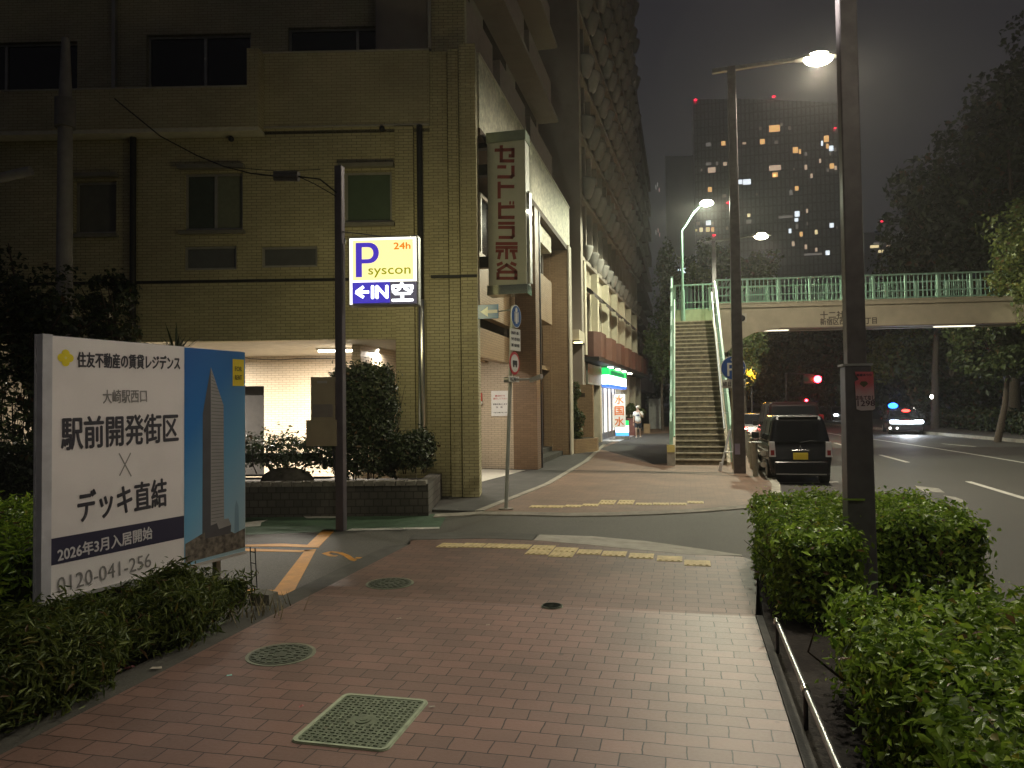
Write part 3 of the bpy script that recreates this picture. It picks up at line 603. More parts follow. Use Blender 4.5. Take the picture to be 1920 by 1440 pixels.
mb = MB(); mb.box(-7.5,-4.35,21.6,26.8,.005,.16); mb.box(-7.5,-4.75,21.6,26.8,.16,.32); mb.build('entrance_step', concrete_d, cb)
mb = MB(); mb.box(-7,-4.805,21.21,27,3.1,3.25); mb.build('entrance_canopy', tile_tan, cb)
# upper street front: long stepped balconies, dark recesses
mb = MB(); mb.box(-6.5,-5.3,15,27.8,9.4,24); mb.build('upper_street_wall', greywall, cb)
for zf in (10.1,13.0,15.9,18.8):
    for (a,b) in ((15.3,18.6),(19.4,22.7),(23.5,27.6)):
        mb = MB(); mb.box(-5.29,-4.75,a,b,zf,zf+1.25); mb.build('balcony', M('dim_balcony',(.30,.25,.22),.8,noise=.08) if 'dim_balcony' not in MATS else MATS['dim_balcony'], cb)
        mb = MB(); mb.box(-5.299,-5.28,a+.3,b-.3,zf+1.3,zf+2.6); mb.build('recess_window', glass_d, cb)
    mb = MB(); mb.box(-5.29,-4.5,15.1,27.75,zf+2.62,zf+2.75); mb.build('balcony_slab', greywall, cb)
# planter of stone blocks with shrubs in front of the garage
pt = thing('stone_planter', FR @ Vector((-3,-2.3,0)), 'low planter wall of rough grey stone blocks in front of the garage', 'planter')
mb = MB(FR)
mb.box(-12,-.75,-2.33,-2.08,-.1,.50); mb.box(-1.0,-.75,-2.08,-.3,-.1,.50); mb.build('stone_wall', stone_wall, pt)
mb = MB(FR); mb.box(-12,-1.0,-2.08,-.2,-.1,.40); mb.build('planting_bed', soil, pt)
mb = MB(FR)
for k in range(62):
    x = -12+k*.181; mb.hexa([(x+.008,-2.35,.48),(x+.172,-2.35,.48),(x+.172,-2.10,.48),(x+.008,-2.10,.48),(x+.014,-2.345,.50+RNG.uniform(.045,.075)),(x+.166,-2.345,.50+RNG.uniform(.045,.075)),(x+.166,-2.12,.56),(x+.014,-2.12,.56)])
mb.build('coping_stone', M('coping_granite',(.20,.185,.16),.8,noise=.3,ns=10,bump=.6), pt, k='stuff')
rk = MB(FR); rk.ball((-3.45,-1.6,.50),.42,14,9,sc=(1.2,.7,.62)); r_ = rk.build('planter_rock', M('dark_rock',(.07,.065,.055),.9,noise=.4,ns=8,bump=1,bs=14)); tag(r_,'big dark boulder lying in the stone planter under the low hedge','rock')

# ------------------------------------------------------------------ hanging things on the corner
# tall projecting sign
YP = 15.3
tl, br = AY(913,250,YP), AY(988,550,YP)
ps = thing('projecting_sign', ((tl.x+br.x)/2,YP,br.z), 'tall grey vertical name sign with dark red Japanese lettering projecting from the corner building', 'sign')
face_m = M('sign_face',(.43,.44,.37),.5,noise=.06,ns=5,stain=.12)
mb = MB(); mb.box(tl.x,br.x,YP,YP+.42,br.z+.20,tl.z-.22); mb.build('sign_panel', face_m, ps, bevel=.008)
mb = MB(); mb.box(tl.x-.02,br.x+.015,YP-.02,YP+.44,tl.z-.22,tl.z); mb.build('top_cap', M('green_steel_cap',(.30,.36,.27),.3,metal=.6,noise=.1), ps)
mb = MB(); mb.box(tl.x-.03,br.x+.015,YP-.03,YP+.44,br.z,br.z+.20); mb.build('bottom_cap', M('mirror_cap',(.5,.55,.48),.12,metal=1,noise=.05), ps)
for zz in (tl.z-.15, tl.z-.75, br.z+.75): MB().box(tl.x-.32,tl.x-.031,YP+.12,YP+.3,zz-.12,zz+.12).build('bracket', dark_m, ps)
mb = MB(); mb.box(br.x+.016,br.x+.06,YP+.1,YP+.34,br.z+.25,tl.z-1.3); mb.build('side_trim', grey_metal, ps)
red_m = M('dark_red_letter',(.20,.035,.030),.6,noise=.1)
def stroke(mb, pts, w, conv, yoff):
    q = [conv(*p) for p in pts]
    for i in range(len(q)-1):
        a,b = Vector(q[i]),Vector(q[i+1]); d=(b-a); d.normalize(); n=Vector((-d.y,d.x))*w/2; e=d*w*.42
        a0 = a-(e if i else e*0); b0 = b+(e if i<len(q)-2 else e*0)
        mb.quad((a0.x+n.x,yoff,a0.y+n.y),(a0.x-n.x,yoff,a0.y-n.y),(b0.x-n.x,yoff,b0.y-n.y),(b0.x+n.x,yoff,b0.y+n.y))
def cv1(x,y): p=AY(860+x/8,230+y/8,YP); return p.x,p.z
def cv2(x,y): p=AY(860+x/8,400+y/8,YP); return p.x,p.z
sw = .070
glyphs = [(cv1,[[(540,415),(815,405),(815,500),(750,500)],[(640,340),(640,575),(835,575)]]),
 (cv1,[[(580,665),(715,665)],[(815,645),(815,790),(790,815),(580,815)]]),
 (cv1,[[(608,885),(608,1140)],[(625,960),(835,960)]]),
 (cv1,[[(615,1195),(615,1422),(840,1422)],[(635,1268),(840,1262)],[(760,1205),(785,1205)],[(808,1205),(833,1205)]]),
 (cv2,[[(592,150),(842,150)],[(592,212),(820,212),(820,340),(800,362),(600,362)]]),
 (cv2,[[(555,455),(885,455)],[(555,512),(885,512)],[(555,565),(680,565)],[(765,565),(885,565)],[(720,512),(720,690)],[(625,565),(600,690)],[(815,565),(845,690)]]),
 (cv2,[[(575,778),(660,742)],[(865,778),(780,742)],[(580,865),(720,775),(860,865)],[(590,882),(860,882),(860,975),(590,975),(590,882)]])]
mb = MB()
for cv,sts in glyphs:
    for st in sts: stroke(mb, st, sw*(1.05 if cv is cv1 else .98), cv, YP-.006)
mb.build('lettering', red_m, ps)
lampm = glowM('spot_bead',(1,.97,.85),9,False)
mb = MB(); p = AY(989,396,YP); mb.ball((br.x+.04,YP+.02,p.z),.035); mb.build('small_lamp', lampm, ps); SPOT_AT = (br.x+.10,YP+.25,p.z)
# wall lamp, notice, fire box
nb = thing('wall_notice', (-5.4,20.88,1.6), 'white paper notice with red and black writing on the tiled entrance wall', 'notice')
a,b = AY(921,733,20.885),AY(955,780,20.885)
mb = MB(); mb.box(a.x,b.x,20.87,20.885,b.z,a.z); mb.build('board', M('notice_white',(.8,.8,.78),.6,noise=.03), nb)
MN = lambda u,v: facing((a.x+(b.x-a.x)*u,20.868,a.z+(b.z-a.z)*v),(1,0,0))
rm_ = M('notice_red',(.45,.06,.05),.6,noise=0); bk_ = M('notice_black',(.04,.04,.05),.6,noise=0)
for s,u,v,w,h,mt in (('最徐行で',.5,.20,.30,.05,rm_),('通行して下さい',.5,.31,.42,.05,rm_),('駐輪を禁止します',.5,.53,.42,.05,bk_),('住　民',.45,.65,.2,.05,bk_),('ご協力お願い致します',.5,.86,.42,.03,bk_)):
    text(s,.05,mt,MN(u,v),'lettering',nb,box=(w,h),bold=.001)
fb = thing('fire_box', (-6,20.85,1.6), 'small red box with a round white lamp on the tiled entrance wall', 'alarm box')
a,b = AY(897,737,20.85),AY(904,752,20.85); mb = MB(); mb.box(a.x-.1,b.x,20.80,20.89,b.z,a.z); mb.build('red_case', M('red_case',(.5,.04,.03),.5), fb)
mb = MB(); mb.ball((b.x-.03,20.80,b.z-.06),.05); mb.build('round_lamp', white_m, fb)
wl = thing('wall_lamp', (-4.9,20.8,3.2), 'brown wall bracket with a hooded lamp under the tan entrance beam', 'lamp')
a,b = AY(900,665,20.6),AY(911,679,20.6); mb = MB(); mb.box(a.x,b.x,20.5,20.8,b.z,a.z); mb.build('housing', M('brown_case',(.22,.13,.04),.5), wl)
mb = MB(); p = AY(920,668,20.6); mb.tube([(p.x-.12,20.55,p.z+.05),(p.x,20.5,p.z+.08),(p.x+.12,20.5,p.z-.02),(p.x+.14,20.5,p.z-.16)],.05,8); mb.build('hood', grey_metal, wl)
ol = thing('entrance_lamp', (-4.3,26.5,2.6), 'small orange glowing lamp beside the entrance column', 'lamp')
p = AY(1006,695,22.5); mb = MB(); mb.box(p.x-.12,p.x+.12,22.4,22.6,p.z-.14,p.z+.12); mb.build('lamp_glass', glowM('orange_glass',(1,.35,.08),.9,False), ol)
mb = MB(); mb.box(p.x-.25,p.x+.13,22.35,22.65,p.z-.22,p.z-.145); mb.build('lamp_bracket', grey_metal, ol)
# electric meter style cables at ground recess
pb = thing('parked_bicycle', (-4.75,22.4,.33), 'rusty brown bicycle leaning in the dark entrance recess', 'bicycle')
rust = M('rust_brown',(.22,.10,.05),.6)
def wheel(mb, c, r): 
    mb.tube([(c[0],c[1]+math.cos(t)*r,c[2]+math.sin(t)*r) for t in np.linspace(0,2*PI,22)],.022,6)
for yy in (22.0,23.05):
    mb = MB(); wheel(mb,(-4.72,yy,.66),.31); mb.build('wheel', black_m, pb)
mb = MB(); mb.tube([(-4.72,22.0,.66),(-4.72,22.35,1.2),(-4.72,22.85,1.15),(-4.72,22.5,.7),(-4.72,22.0,.66)],.018,6); mb.tube([(-4.72,22.5,.7),(-4.72,22.3,1.3)],.016,6); mb.tube([(-4.72,23.05,.66),(-4.72,22.85,1.15),(-4.72,22.8,1.4)],.016,6); mb.build('frame', rust, pb)
mb = MB(); mb.tube([(-4.98,22.75,1.42),(-4.72,22.8,1.42),(-4.46,22.75,1.42)],.014,6); mb.build('handlebar', rust, pb)
mb = MB(); mb.ball((-4.72,22.28,1.33),.11,sc=(.7,1.2,.4)); mb.build('saddle', black_m, pb)

# ================================================================== SECOND BUILDING (rows of half-round balconies above shops)
B2 = frame((-4.14,31.0,0), rad(-2.7))
b2 = thing('apartment_tower', (-4.14,31.0,0), 'tall grey apartment tower with rows of half round balconies above small shops', 'building')
mb = MB(B2); mb.box(-4,0,0,.5,-.2,46); mb.build('end_wall', greywall, b2)
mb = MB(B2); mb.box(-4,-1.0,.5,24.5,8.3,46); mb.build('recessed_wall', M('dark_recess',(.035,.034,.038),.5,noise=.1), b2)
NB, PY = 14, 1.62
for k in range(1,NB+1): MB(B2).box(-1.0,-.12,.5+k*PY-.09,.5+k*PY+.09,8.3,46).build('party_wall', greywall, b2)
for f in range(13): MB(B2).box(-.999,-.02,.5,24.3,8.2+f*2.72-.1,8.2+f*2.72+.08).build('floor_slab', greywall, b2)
def scallop(mb, yc, z, r=.76):
    n = 9; rings = []
    for (zz,rr) in ((z-.06,r*.26),(z+.06,r*.55),(z+.05+.4*r,r*.76),(z+.05+r,r),(z+.15+r,r+.02),(z+.15+r,r-.10),(z+.2,r-.26)):
        rings.append([(.0+math.sin(PI*k/n)*rr*.74, yc-math.cos(PI*k/n)*rr, zz) for k in range(n+1)])
    v = [p for rg in rings for p in rg]; m_ = n+1
    f = [(i*m_+k, i*m_+k+1, (i+1)*m_+k+1, (i+1)*m_+k) for i in range(len(rings)-1) for k in range(n)]
    mb.add(v, f, 0, True)
balc = M('balcony_concrete',(.20,.187,.17),.75,noise=.1,ns=4,stain=.25,sscale=1)
cells = sorted([(k+f*1.1, k, f) for k in range(NB) for f in range(11)])
rest = MB(B2)
for q,(s_,k,f) in enumerate(cells):
    if q < 96:
        mb = MB(B2); scallop(mb, .5+(k+.5)*PY, 8.25+f*2.72, .66 if f else .42); mb.build('balcony', balc, b2)
    else: scallop(rest, .5+(k+.5)*PY, 8.25+f*2.72, .66 if f else .42)
rest.build('balcony_rows', balc, b2, k='stuff')
# podium: first floor bays with brown balconies
mb = MB(B2); mb.box(-3,-.25,.5,24.3,3.7,8.1); mb.build('podium_wall', cream, b2)
for k in range(7): MB(B2).box(-.25,.06,.5+k*3.4,.95+k*3.4,4.0,8.05).build('podium_pilaster', cream, b2)
brownb = M('brown_balcony',(.12,.058,.043),.55,noise=.1)
awn = M('dark_awning',(.05,.04,.035),.7,noise=.1)
FB2 = B2 @ facing((-.24,0,0),(0,1,0))
for k in range(7):
    y0 = 1.0+k*3.4
    mb = MB(B2); pr = [(-.24,y0+.05),(.30,y0+.15),(.55,y0+.6),(.55,y0+2.2),(.30,y0+2.65),(-.24,y0+2.75)]; mb.slab(pr,3.95,5.05); mb.build('brown_balcony', brownb, b2)
    mb = MB(FB2); mb.box(y0+.3,y0+2.5,-.012,-.002,5.06,6.75); w = mb.build('window', glass_d, b2)
    MB(FB2).box(y0+.85,y0+1.0,-.05,-.013,5.06,6.75).build('window_bar', cream, w); MB(FB2).box(y0+1.9,y0+2.0,-.05,-.013,5.06,6.75).build('window_bar', cream, w)
    mb = MB(B2); n=6
    for j in range(n):
        a0,a1 = PI/2*j/n,PI/2*(j+1)/n
        mb.quad((-.23+.62*math.sin(a0),y0+.1,6.55+.5*math.cos(a0)),(-.23+.62*math.sin(a0),y0+2.6,6.55+.5*math.cos(a0)),(-.23+.62*math.sin(a1),y0+2.6,6.55+.5*math.cos(a1)),(-.23+.62*math.sin(a1),y0+.1,6.55+.5*math.cos(a1)))
    mb.build('awning', awn, b2)
mb = MB(B2); mb.box(-.24,.62,.6,24.2,3.72,3.90); mb.build('shop_soffit', black_m, b2)
dl = glowM('downlight',(1,.9,.7),9,False); dlw = glowM('cool_downlight',(.8,.92,1),7,False)
for yy,mt in ((5.9,dlw),(8.6,dl),(11.2,dl),(14,dl)):
    mb = MB(B2); mb.box(.2,.42,yy,yy+.55,3.66,3.715); mb.build('downlight', mt, b2)
# ground floor fronts
mb = MB(B2); mb.box(-1.2,-.9,.5,24.3,-.1,3.7); mb.build('ground_wall', M('shop_dark_wall',(.10,.085,.07),.7,noise=.15), b2)
for yy in (.5,4.9,13.0,16.6,20.4,23.7): MB(B2).box(-.9,-.05,yy,yy+.55,-.1,3.7).build('ground_pillar', cream, b2)
mb = MB(B2); mb.box(-.06,.02,1.2,4.9,2.75,3.65); mb.build('blank_signboard', M('greenish_signboard',(.30,.32,.26),.4,noise=.15,ns=3,stain=.3,sscale=2), b2)
mb = MB(B2); mb.box(-.5,-.44,1.1,4.85,-.1,2.7); mb.build('shutter', M('shutter_grey',(.12,.11,.10),.5,metal=.3,noise=.1), b2)
mb = MB(B2); mb.box(-.5,-.42,13.6,16.5,0,2.9); mb.build('side_door', M('white_shutter',(.45,.45,.42),.6), b2)
sg = glowM('shop_glass_glow',(1,.93,.84),1.0)
mb = MB(B2); mb.box(-.42,-.38,5.5,12.9,.1,2.7); st_ = mb.build('shop_window', sg, b2)
mb = MB(B2)
for yy in (5.45,6.6,7.6,9.2,10.6,12.0): mb.box(-.37,-.30,yy,yy+.16,.05,2.75)
mb.box(-.37,-.31,5.45,12.9,.02,.35); mb.build('shop_mullion', M('mullion',(.25,.26,.28),.4,metal=.5), st_)
def area(name, M4, sx_, sy_, pw, col, parent, spread=PI):
    ld = bpy.data.lights.new(name,'AREA'); ld.shape='RECTANGLE'; ld.size=sx_; ld.size_y=sy_; ld.energy=pw; ld.color=col; ld.spread=spread
    lo = link(bpy.data.objects.new(name,ld)); lo.matrix_world=M4; put(lo,parent) if parent.type=='EMPTY' else None
    if parent.type!='EMPTY': lo.parent=parent
    return lo
# box sign over the shop (green, white and blue stripes)
ss = thing('shop_sign', B2 @ Vector((.1,8,3)), 'glowing green white and blue striped box sign above the convenience store', 'sign')
gm, wmx, bm_ = glowM('sign_green',(.02,.62,.13),1.3), glowM('sign_white',(.92,.97,1),3.2), glowM('sign_blue',(.05,.16,.75),1.3)
mb = MB(B2)
mb.box(-.05,.30,5.55,12.6,3.30,3.66,0); mb.box(-.05,.301,5.549,12.601,2.84,3.299,1); mb.box(-.05,.30,5.55,12.6,2.70,2.839,2)
mb.build('light_box', [gm,wmx,bm_], ss)
mb = MB(B2); mb.box(.302,.306,6.2,11.6,3.34,3.55); mb.build('green_stripe', glowM('sign_dark_green',(.0,.28,.08),.7), ss)
mb = MB(B2); mb.box(.302,.306,10.4,11.2,3.02,3.05); mb.build('small_mark', black_m, ss)
area('shop_glow', B2 @ Matrix.Translation((.4,9,2.6)) @ Matrix.Rotation(rad(-75),4,'Y'), 1.5, 6.5, 90, (.95,.97,1), ss)
# standing light sign
sp = AY(1167,822,39.4); sp = G(1167,824)
sb = thing('standing_sign', sp, 'glowing waist-high sign box with green white and blue stripes standing outside the shop', 'sign')
mb = MB(); x,y = sp.x,sp.y
mb.box(x-.33,x+.33,y-.12,y+.12,.72,.98,0); mb.box(x-.33,x+.33,y-.121,y+.121,.38,.719,1); mb.box(x-.33,x+.33,y-.12,y+.12,.20,.379,2); mb.build('light_box',[gm,wmx,glowM('sign_sky_blue',(.08,.35,.85),1.6)],sb)
mb = MB(); mb.box(x-.36,x+.36,y-.2,y+.2,.0,.19); mb.build('base', grey_metal, sb)
# banner with orange letters, in front of the shop window
bq = AX(1150,765,-3.55)
bt = thing('vertical_banner', (bq.x,bq.y,0), 'white vertical banner with orange letters in front of the shop window', 'banner')
bb_ = MB(); bb_.box(bq.x-.02,bq.x+.62,bq.y,bq.y+.015,.62,2.35); bb_.build('cloth', M('glowing_cloth',(.75,.72,.66),.8,noise=.05,emit=(.9,.8,.7),es=.12), bt)  # cloth given a faint glow of its own, no lamp inside
bb_ = MB(); bb_.tube([(bq.x-.05,bq.y,0),(bq.x-.05,bq.y,2.45),(bq.x+.62,bq.y,2.4)],.014,6); bb_.disc((bq.x-.05,bq.y,0),(0,0,1),.18,.08,14); bb_.build('pole', grey_metal, bt)
om = M('banner_orange',(.75,.20,.05),.7,noise=.05)
for s,zz in (('水',2.08),('国',1.5),('水',.95)): text(s,.5,om,facing((bq.x+.3,bq.y-.004,zz),(1,0,0)),'lettering',bt,box=(.46,.46),bold=.012)
# pale sheet painting the shop's light onto the pavement
mb = MB(B2); mb.box(-.35,.75,5.6,12.8,.006,.012); kind(mb.build('shop_light_strip', M('shop_lit_paving',(.42,.42,.44),.5,noise=.1)),'structure')
# planter and name wall between the two buildings
nw = thing('name_wall', (-4.0,28.9,0), 'tan tiled garden wall with a small dark name plate beside the tower entrance', 'wall')
a,b = AY(1062,722,29.6),AY(1113,842,29.6); mb = MB(); mb.box(a.x-.6,b.x,29.6,29.9,-.05,a.z); mb.build('wall', tile_tan, nw)
p,q = AY(1078,737,29.59),AY(1097,744,29.59); mb = MB(); mb.box(p.x,q.x,29.58,29.599,q.z,p.z); mb.build('name_plate', M('dark_bronze',(.08,.06,.045),.4,metal=.5), nw)
pl = thing('brick_planter', (-3.9,28.6,0), 'low tan tiled planter box at the foot of the name wall', 'planter')
a,b = AY(1058,862,28.0),AY(1110,846,28.6); mb = MB(); pp=[(-4.7,27.56),(-4.0,27.6),(-3.35,29.0),(-3.35,29.59),(-4.7,29.59)]; mb.slab(pp,-.05,.52); mb.build('planter_wall', tile_tan, pl)
mb = MB(); mb.slab([(-4.6,27.7),(-4.05,27.75),(-3.5,29.0),(-3.5,29.5),(-4.6,29.5)],.52,.535); mb.build('soil', soil, pl)
# small lamp canopy between the buildings
cn = thing('porch_canopy', (-4.4,29.8,5), 'small pale porch canopy with a bright lamp under its edge', 'canopy')
a,b = AY(1060,618,29.7),AY(1091,640,29.7); mb = MB(); mb.box(a.x-.5,b.x-.05,29.3,30.99,b.z+.02,a.z-.05); mb.build('canopy_slab', cream, cn)
mb = MB(); mb.box(a.x-.5,b.x-.03,29.3,30.99,b.z-.05,b.z+.019); mb.build('fascia', dark_m, cn)
mb = MB(); p=AY(1084,636,29.25); mb.box(p.x-.18,p.x+.16,29.24,29.40,b.z-.10,b.z-.051); mb.build('lamp_strip', glowM('yellow_strip',(1,.85,.35),5,False), cn)

# ================================================================== THIRD BUILDING
b3 = thing('brown_apartment_block', (-8,60,0), 'dark brown apartment block with shallow balconies beyond the grey tower', 'building')
bw_ = M('dark_brown_render',(.085,.055,.046),.8,noise=.15); bw2 = M('balcony_brown',(.12,.082,.068),.8,noise=.1)
mb = MB(); mb.box(-18,-4.3,57.5,86,-.2,28.5); mb.build('wall', bw_, b3)
for f in range(9):
    mb = MB(); z=3.0+f*2.85
    for k in range(4): mb.box(-4.3,-3.2,58.2+k*6.6,64.2+k*6.6,z,z+1.1)
    mb.build('balcony', bw2, b3)
    mb = MB()
    for k in range(4): mb.box(-4.29,-4.27,58.8+k*6.6,63.4+k*6.6,z+1.15,z+2.3)
    mb.build('window', glass_d, b3)
lw = noMIS(glowM('pink_window',(1,.62,.55),.8)); lw2 = noMIS(glowM('pale_window',(.75,.75,.7),.5))
for px,py,mt in ((1230,351,lw2),(1236,356,lw),(1233,346,lw2),(1234,432,lw),(1237,440,lw),(1230,436,lw2),(1240,513,noMIS(glowM('orange_window',(1,.4,.15),1.1)))):
    p = AX(px,py,-3.17); mb = MB(); mb.box(-3.19,-3.16,p.y-.35,p.y+.35,p.z-.25,p.z+.25); mb.build('lit_window', mt, b3)
# ================================================================== FOOTBRIDGE
BR = frame((1.3,31.2,0), rad(6.3))
fb_ = thing('footbridge', (.5,31,0), 'beige steel footbridge with mint green railings and a long concrete stair', 'footbridge')
ZD = 5.25
# stair: solid risers and treads with pale nosings
N_ST, Y0, Y1, XL, XR = 30, 22.75, 31.25, -.27, 1.22
tr, rs = (Y1-Y0)/(N_ST-1), ZD/N_ST
mb, ms_, mn = MB(), MB(), MB()
for i in range(N_ST):
    y, z = Y0+i*tr, (i+1)*rs
    zb = max(-.1, z-.9)
    mb.box(XL,XR,y+.02,y+tr+.021,zb+.001*i%.003,z-.012)
    ms_.box(XL+.002,XR-.002,y+.008,y+.0195,z-rs,z-.045)
    mn.box(XL+.001,XR-.001,y-.012,y+.06,z-.044,z)
mb.build('stair_flight', tread_m, fb_); ms_.build('stair_riser', riser_m, fb_); mn.build('stair_nosing', nosing_m, fb_)
mb = MB()
for a,b in ((XL-.16,XL-.002),(XR+.002,XR+.10)):
    mb.hexa([(a,Y0-.1,-.1),(b,Y0-.1,-.1),(b,Y1,ZD-1.1),(a,Y1,ZD-1.1),(a,Y0-.1,.10),(b,Y0-.1,.10),(b,Y1,ZD+.12),(a,Y1,ZD+.12)])
mb.build('stringer', girder_m, fb_)
mb = MB(); mb.box(XL-.24,XL-.005,Y0-.35,Y0-.05,-.1,.62); mb.build('stair_post_base', concrete, fb_)
mb = MB(); mb.box(XL-.235,XL-.01,Y0-.365,Y0-.351,.40,.62); mb.build('yellow_sticker', M('yellow_sticker',(.55,.47,.16),.5), fb_)
# left screen: stepped mint panels
mint_l = M('pale_mint_paint',(.30,.50,.38),.45,noise=.1,ns=5,stain=.2,sscale=3,scol=(.22,.32,.22))
mb = MB()
def zst(y): return max(0,min(ZD,(y-Y0)/(Y1-Y0)*ZD))
n = 7
for k in range(n):
    ya, yb = Y0-.2+k*(Y1+.3-Y0+.2)/n, Y0-.2+(k+1)*(Y1+.3-Y0+.2)/n-.04
    za, zb = zst(ya), zst(yb)
    hgt = 1.25+.62*k/(n-1)
    mb.hexa([(XL-.15,ya,za+.22),(XL-.09,ya,za+.22),(XL-.09,yb,zb+.22),(XL-.15,yb,zb+.22),(XL-.15,ya,za+hgt),(XL-.09,ya,za+hgt),(XL-.09,yb,zb+hgt),(XL-.15,yb,zb+hgt)])
mb.build('screen_panel', mint, fb_)
mb = MB()
for k in range(n+1):
    y = Y0-.2+k*(Y1+.3-Y0+.2)/n; z = zst(y); mb.box(XL-.16,XL-.06,y-.05,y+.03,z-.1,z+1.32+.62*k/n)
mb.build('screen_post', mint_l, fb_)
mb = MB(); mb.tube([(XL-.02,Y0-.1,.85),(XL-.02,Y1,ZD+.9)],.025,8); mb.build('handrail', mint_l, fb_)
# right stair railing
mb = MB(); zr = lambda y: zst(y)+1.2+.42*(y-Y0)/(Y1-Y0)
mb.hexa([(XR+.10,Y0-.1,zr(Y0)-.16),(XR+.17,Y0-.1,zr(Y0)-.16),(XR+.17,Y1+.1,zr(Y1)-.16),(XR+.10,Y1+.1,zr(Y1)-.16),(XR+.10,Y0-.1,zr(Y0)),(XR+.17,Y0-.1,zr(Y0)),(XR+.17,Y1+.1,zr(Y1)),(XR+.10,Y1+.1,zr(Y1))]); mb.build('stair_top_rail', mint_l, fb_)
mb = MB()
for k in range(int((Y1-Y0)/.16)):
    y = Y0+k*.16; mb.box(XR+.12,XR+.145,y,y+.02,zst(y)+.1,zr(y)-.1)
mb.build('stair_baluster', mint, fb_)
whrail = M('white_handrail',(.72,.75,.80),.35,noise=.05)
mb = MB(); mb.tube([(XR-.02,Y0+.6,1.05),(XR-.02,Y1-.1,ZD+1.12)],.03,8); [mb.tube([(XR-.02,y,zst(y)+.92),(XR+.13,y,zst(y)+.92)],.014,6) for y in np.linspace(Y0+1,Y1-.4,8)]; mb.build('white_handrail', whrail, fb_)
# landing and deck
mb = MB(); mb.box(XL-.16,1.6,Y1+tr-.05,Y1+2.35,ZD-.30,ZD-.012); mb.build('landing', tread_m, fb_)
mb = MB(); mb.box(XL-.16,1.45,Y1+2.20,Y1+2.30,ZD-.011,ZD+.74); mb.build('landing_kick_panel', M('pale_green_panel',(.42,.52,.33),.6,noise=.1,ns=5,stain=.3,sscale=2), fb_)
LB = 24.0
mb = MB(BR)
prof = [(-.05,5.90),(LB,5.90),(LB,5.70),(-.05,5.70)]
mb.extr([(-.05,5.705),(LB,5.705),(LB,5.86),(-.05,5.86)],'y',-.10,.02); mb.build('deck_edge', girder_m, fb_)
mb = MB(BR); mb.box(-.05,LB,-.13,.02,5.861,5.90); mb.box(-.05,LB,-.125,-.101,5.70,5.725); mb.build('edge_lip', M('pale_lip',(.46,.40,.29),.55,noise=.08), fb_)
mb = MB(BR); mb.extr([(-.05,3.9),(.45,3.9),(.9,4.35),(1.6,4.70),(2.6,4.86),(LB,4.86),(LB,5.70),(-.05,5.70)],'y',-.04,.30)
mb.extr([(1.0,4.9),(LB,4.9),(LB,5.70),(1.0,5.70)],'y',1.75,2.05); mb.build('girder', girder_m, fb_)
mb = MB(BR); mb.box(2.6,LB,-.09,.36,4.815,4.857); mb.build('bottom_flange', M('flange_brown',(.20,.15,.11),.6,noise=.1), fb_)
mb = MB(BR); mb.box(-.05,LB,.305,1.745,5.0,5.2); mb.build('deck', concrete_d, fb_)
mb = MB(BR); mb.box(.02,.50,.3,1.7,-.2,4.9); mb.build('pier', girder_m, fb_)
mb = MB(BR); mb.box(17.6,18.3,.2,1.8,-.2,4.85); mb.build('pier', girder_m, fb_)
ZB, ZT = 5.90, 6.90
def railing(y, x0, x1, F, name_m, k0):
    mb = MB(F); mb.box(x0,x1,y-.035,y+.035,ZT-.06,ZT); mb.build('top_rail', mint_l, fb_)
    mb = MB(F); mb.box(x0,x1,y-.018,y+.018,ZB+.30,ZB+.345); mb.box(x0,x1,y-.018,y+.018,ZB+.02,ZB+.05); mb.build('mid_rail', mint, fb_)
    mb = MB(F); x = x0+.1
    while x < x1: mb.box(x-.013,x+.013,y-.010,y+.010,ZB+.05,ZT-.061); x += .165
    mb.build('baluster', mint, fb_)
    x = x0+.05
    while x < x1:
        mb = MB(F); mb.box(x-.04,x+.04,y-.045,y+.045,ZB-.02,ZT-.001); mb.build('railing_post', mint_l, fb_); x += 1.22
railing(-.06, .05, LB, BR, '', 0)
railing(1.95, .05, LB, BR, '', 0)
FL = frame((XL-.1,Y1+2.25,0), 0)
ZB, ZT = 5.99, 7.12
railing(0, .02, 1.75, FL, '', 0)
# text on the girder
gp, gq = None, None
def onbr(px,py,yl=-.045):
    o = Vector((1.3,31.2,0)); a = rad(6.3); n = Vector((-math.sin(a),math.cos(a),0)); d = ray(px,py); t=(yl+n.dot(o-CAMP))/n.dot(d); q=CAMP+d*t-o
    return q.x*math.cos(a)+q.y*math.sin(a), q.z
tm = M('girder_text',(.06,.045,.035),.7,noise=0)
for s,px0,px1,py0,py1 in (('十二社通り',1538,1612,584,595.5),('新宿区西新宿四丁目',1538,1644,597,607)):
    x0,z0 = onbr(px0,py0); x1,z1 = onbr(px1,py1)
    text(s,.25,tm,BR @ facing(((x0+x1)/2,-.045,(z0+z1)/2),(1,0,0)),'lettering',fb_,box=(x1-x0,z0-z1),bold=.006)
# small plate with a black symbol, beside the pole
x0,z0 = onbr(1386,588,-.06); x1,z1 = onbr(1400,604,-.06)
mb = MB(BR); mb.box(x0-.1,x1,-.075,-.045,z1,z0); pl_ = mb.build('plate', M('plate_cream',(.5,.47,.38),.5), fb_)
mb = MB(BR); mb.ball(((x0+x1)/2-.04,-.09,(z0+z1)/2-.02),.13,sc=(1,.3,1)); mb.build('loudspeaker', black_m, pl_)
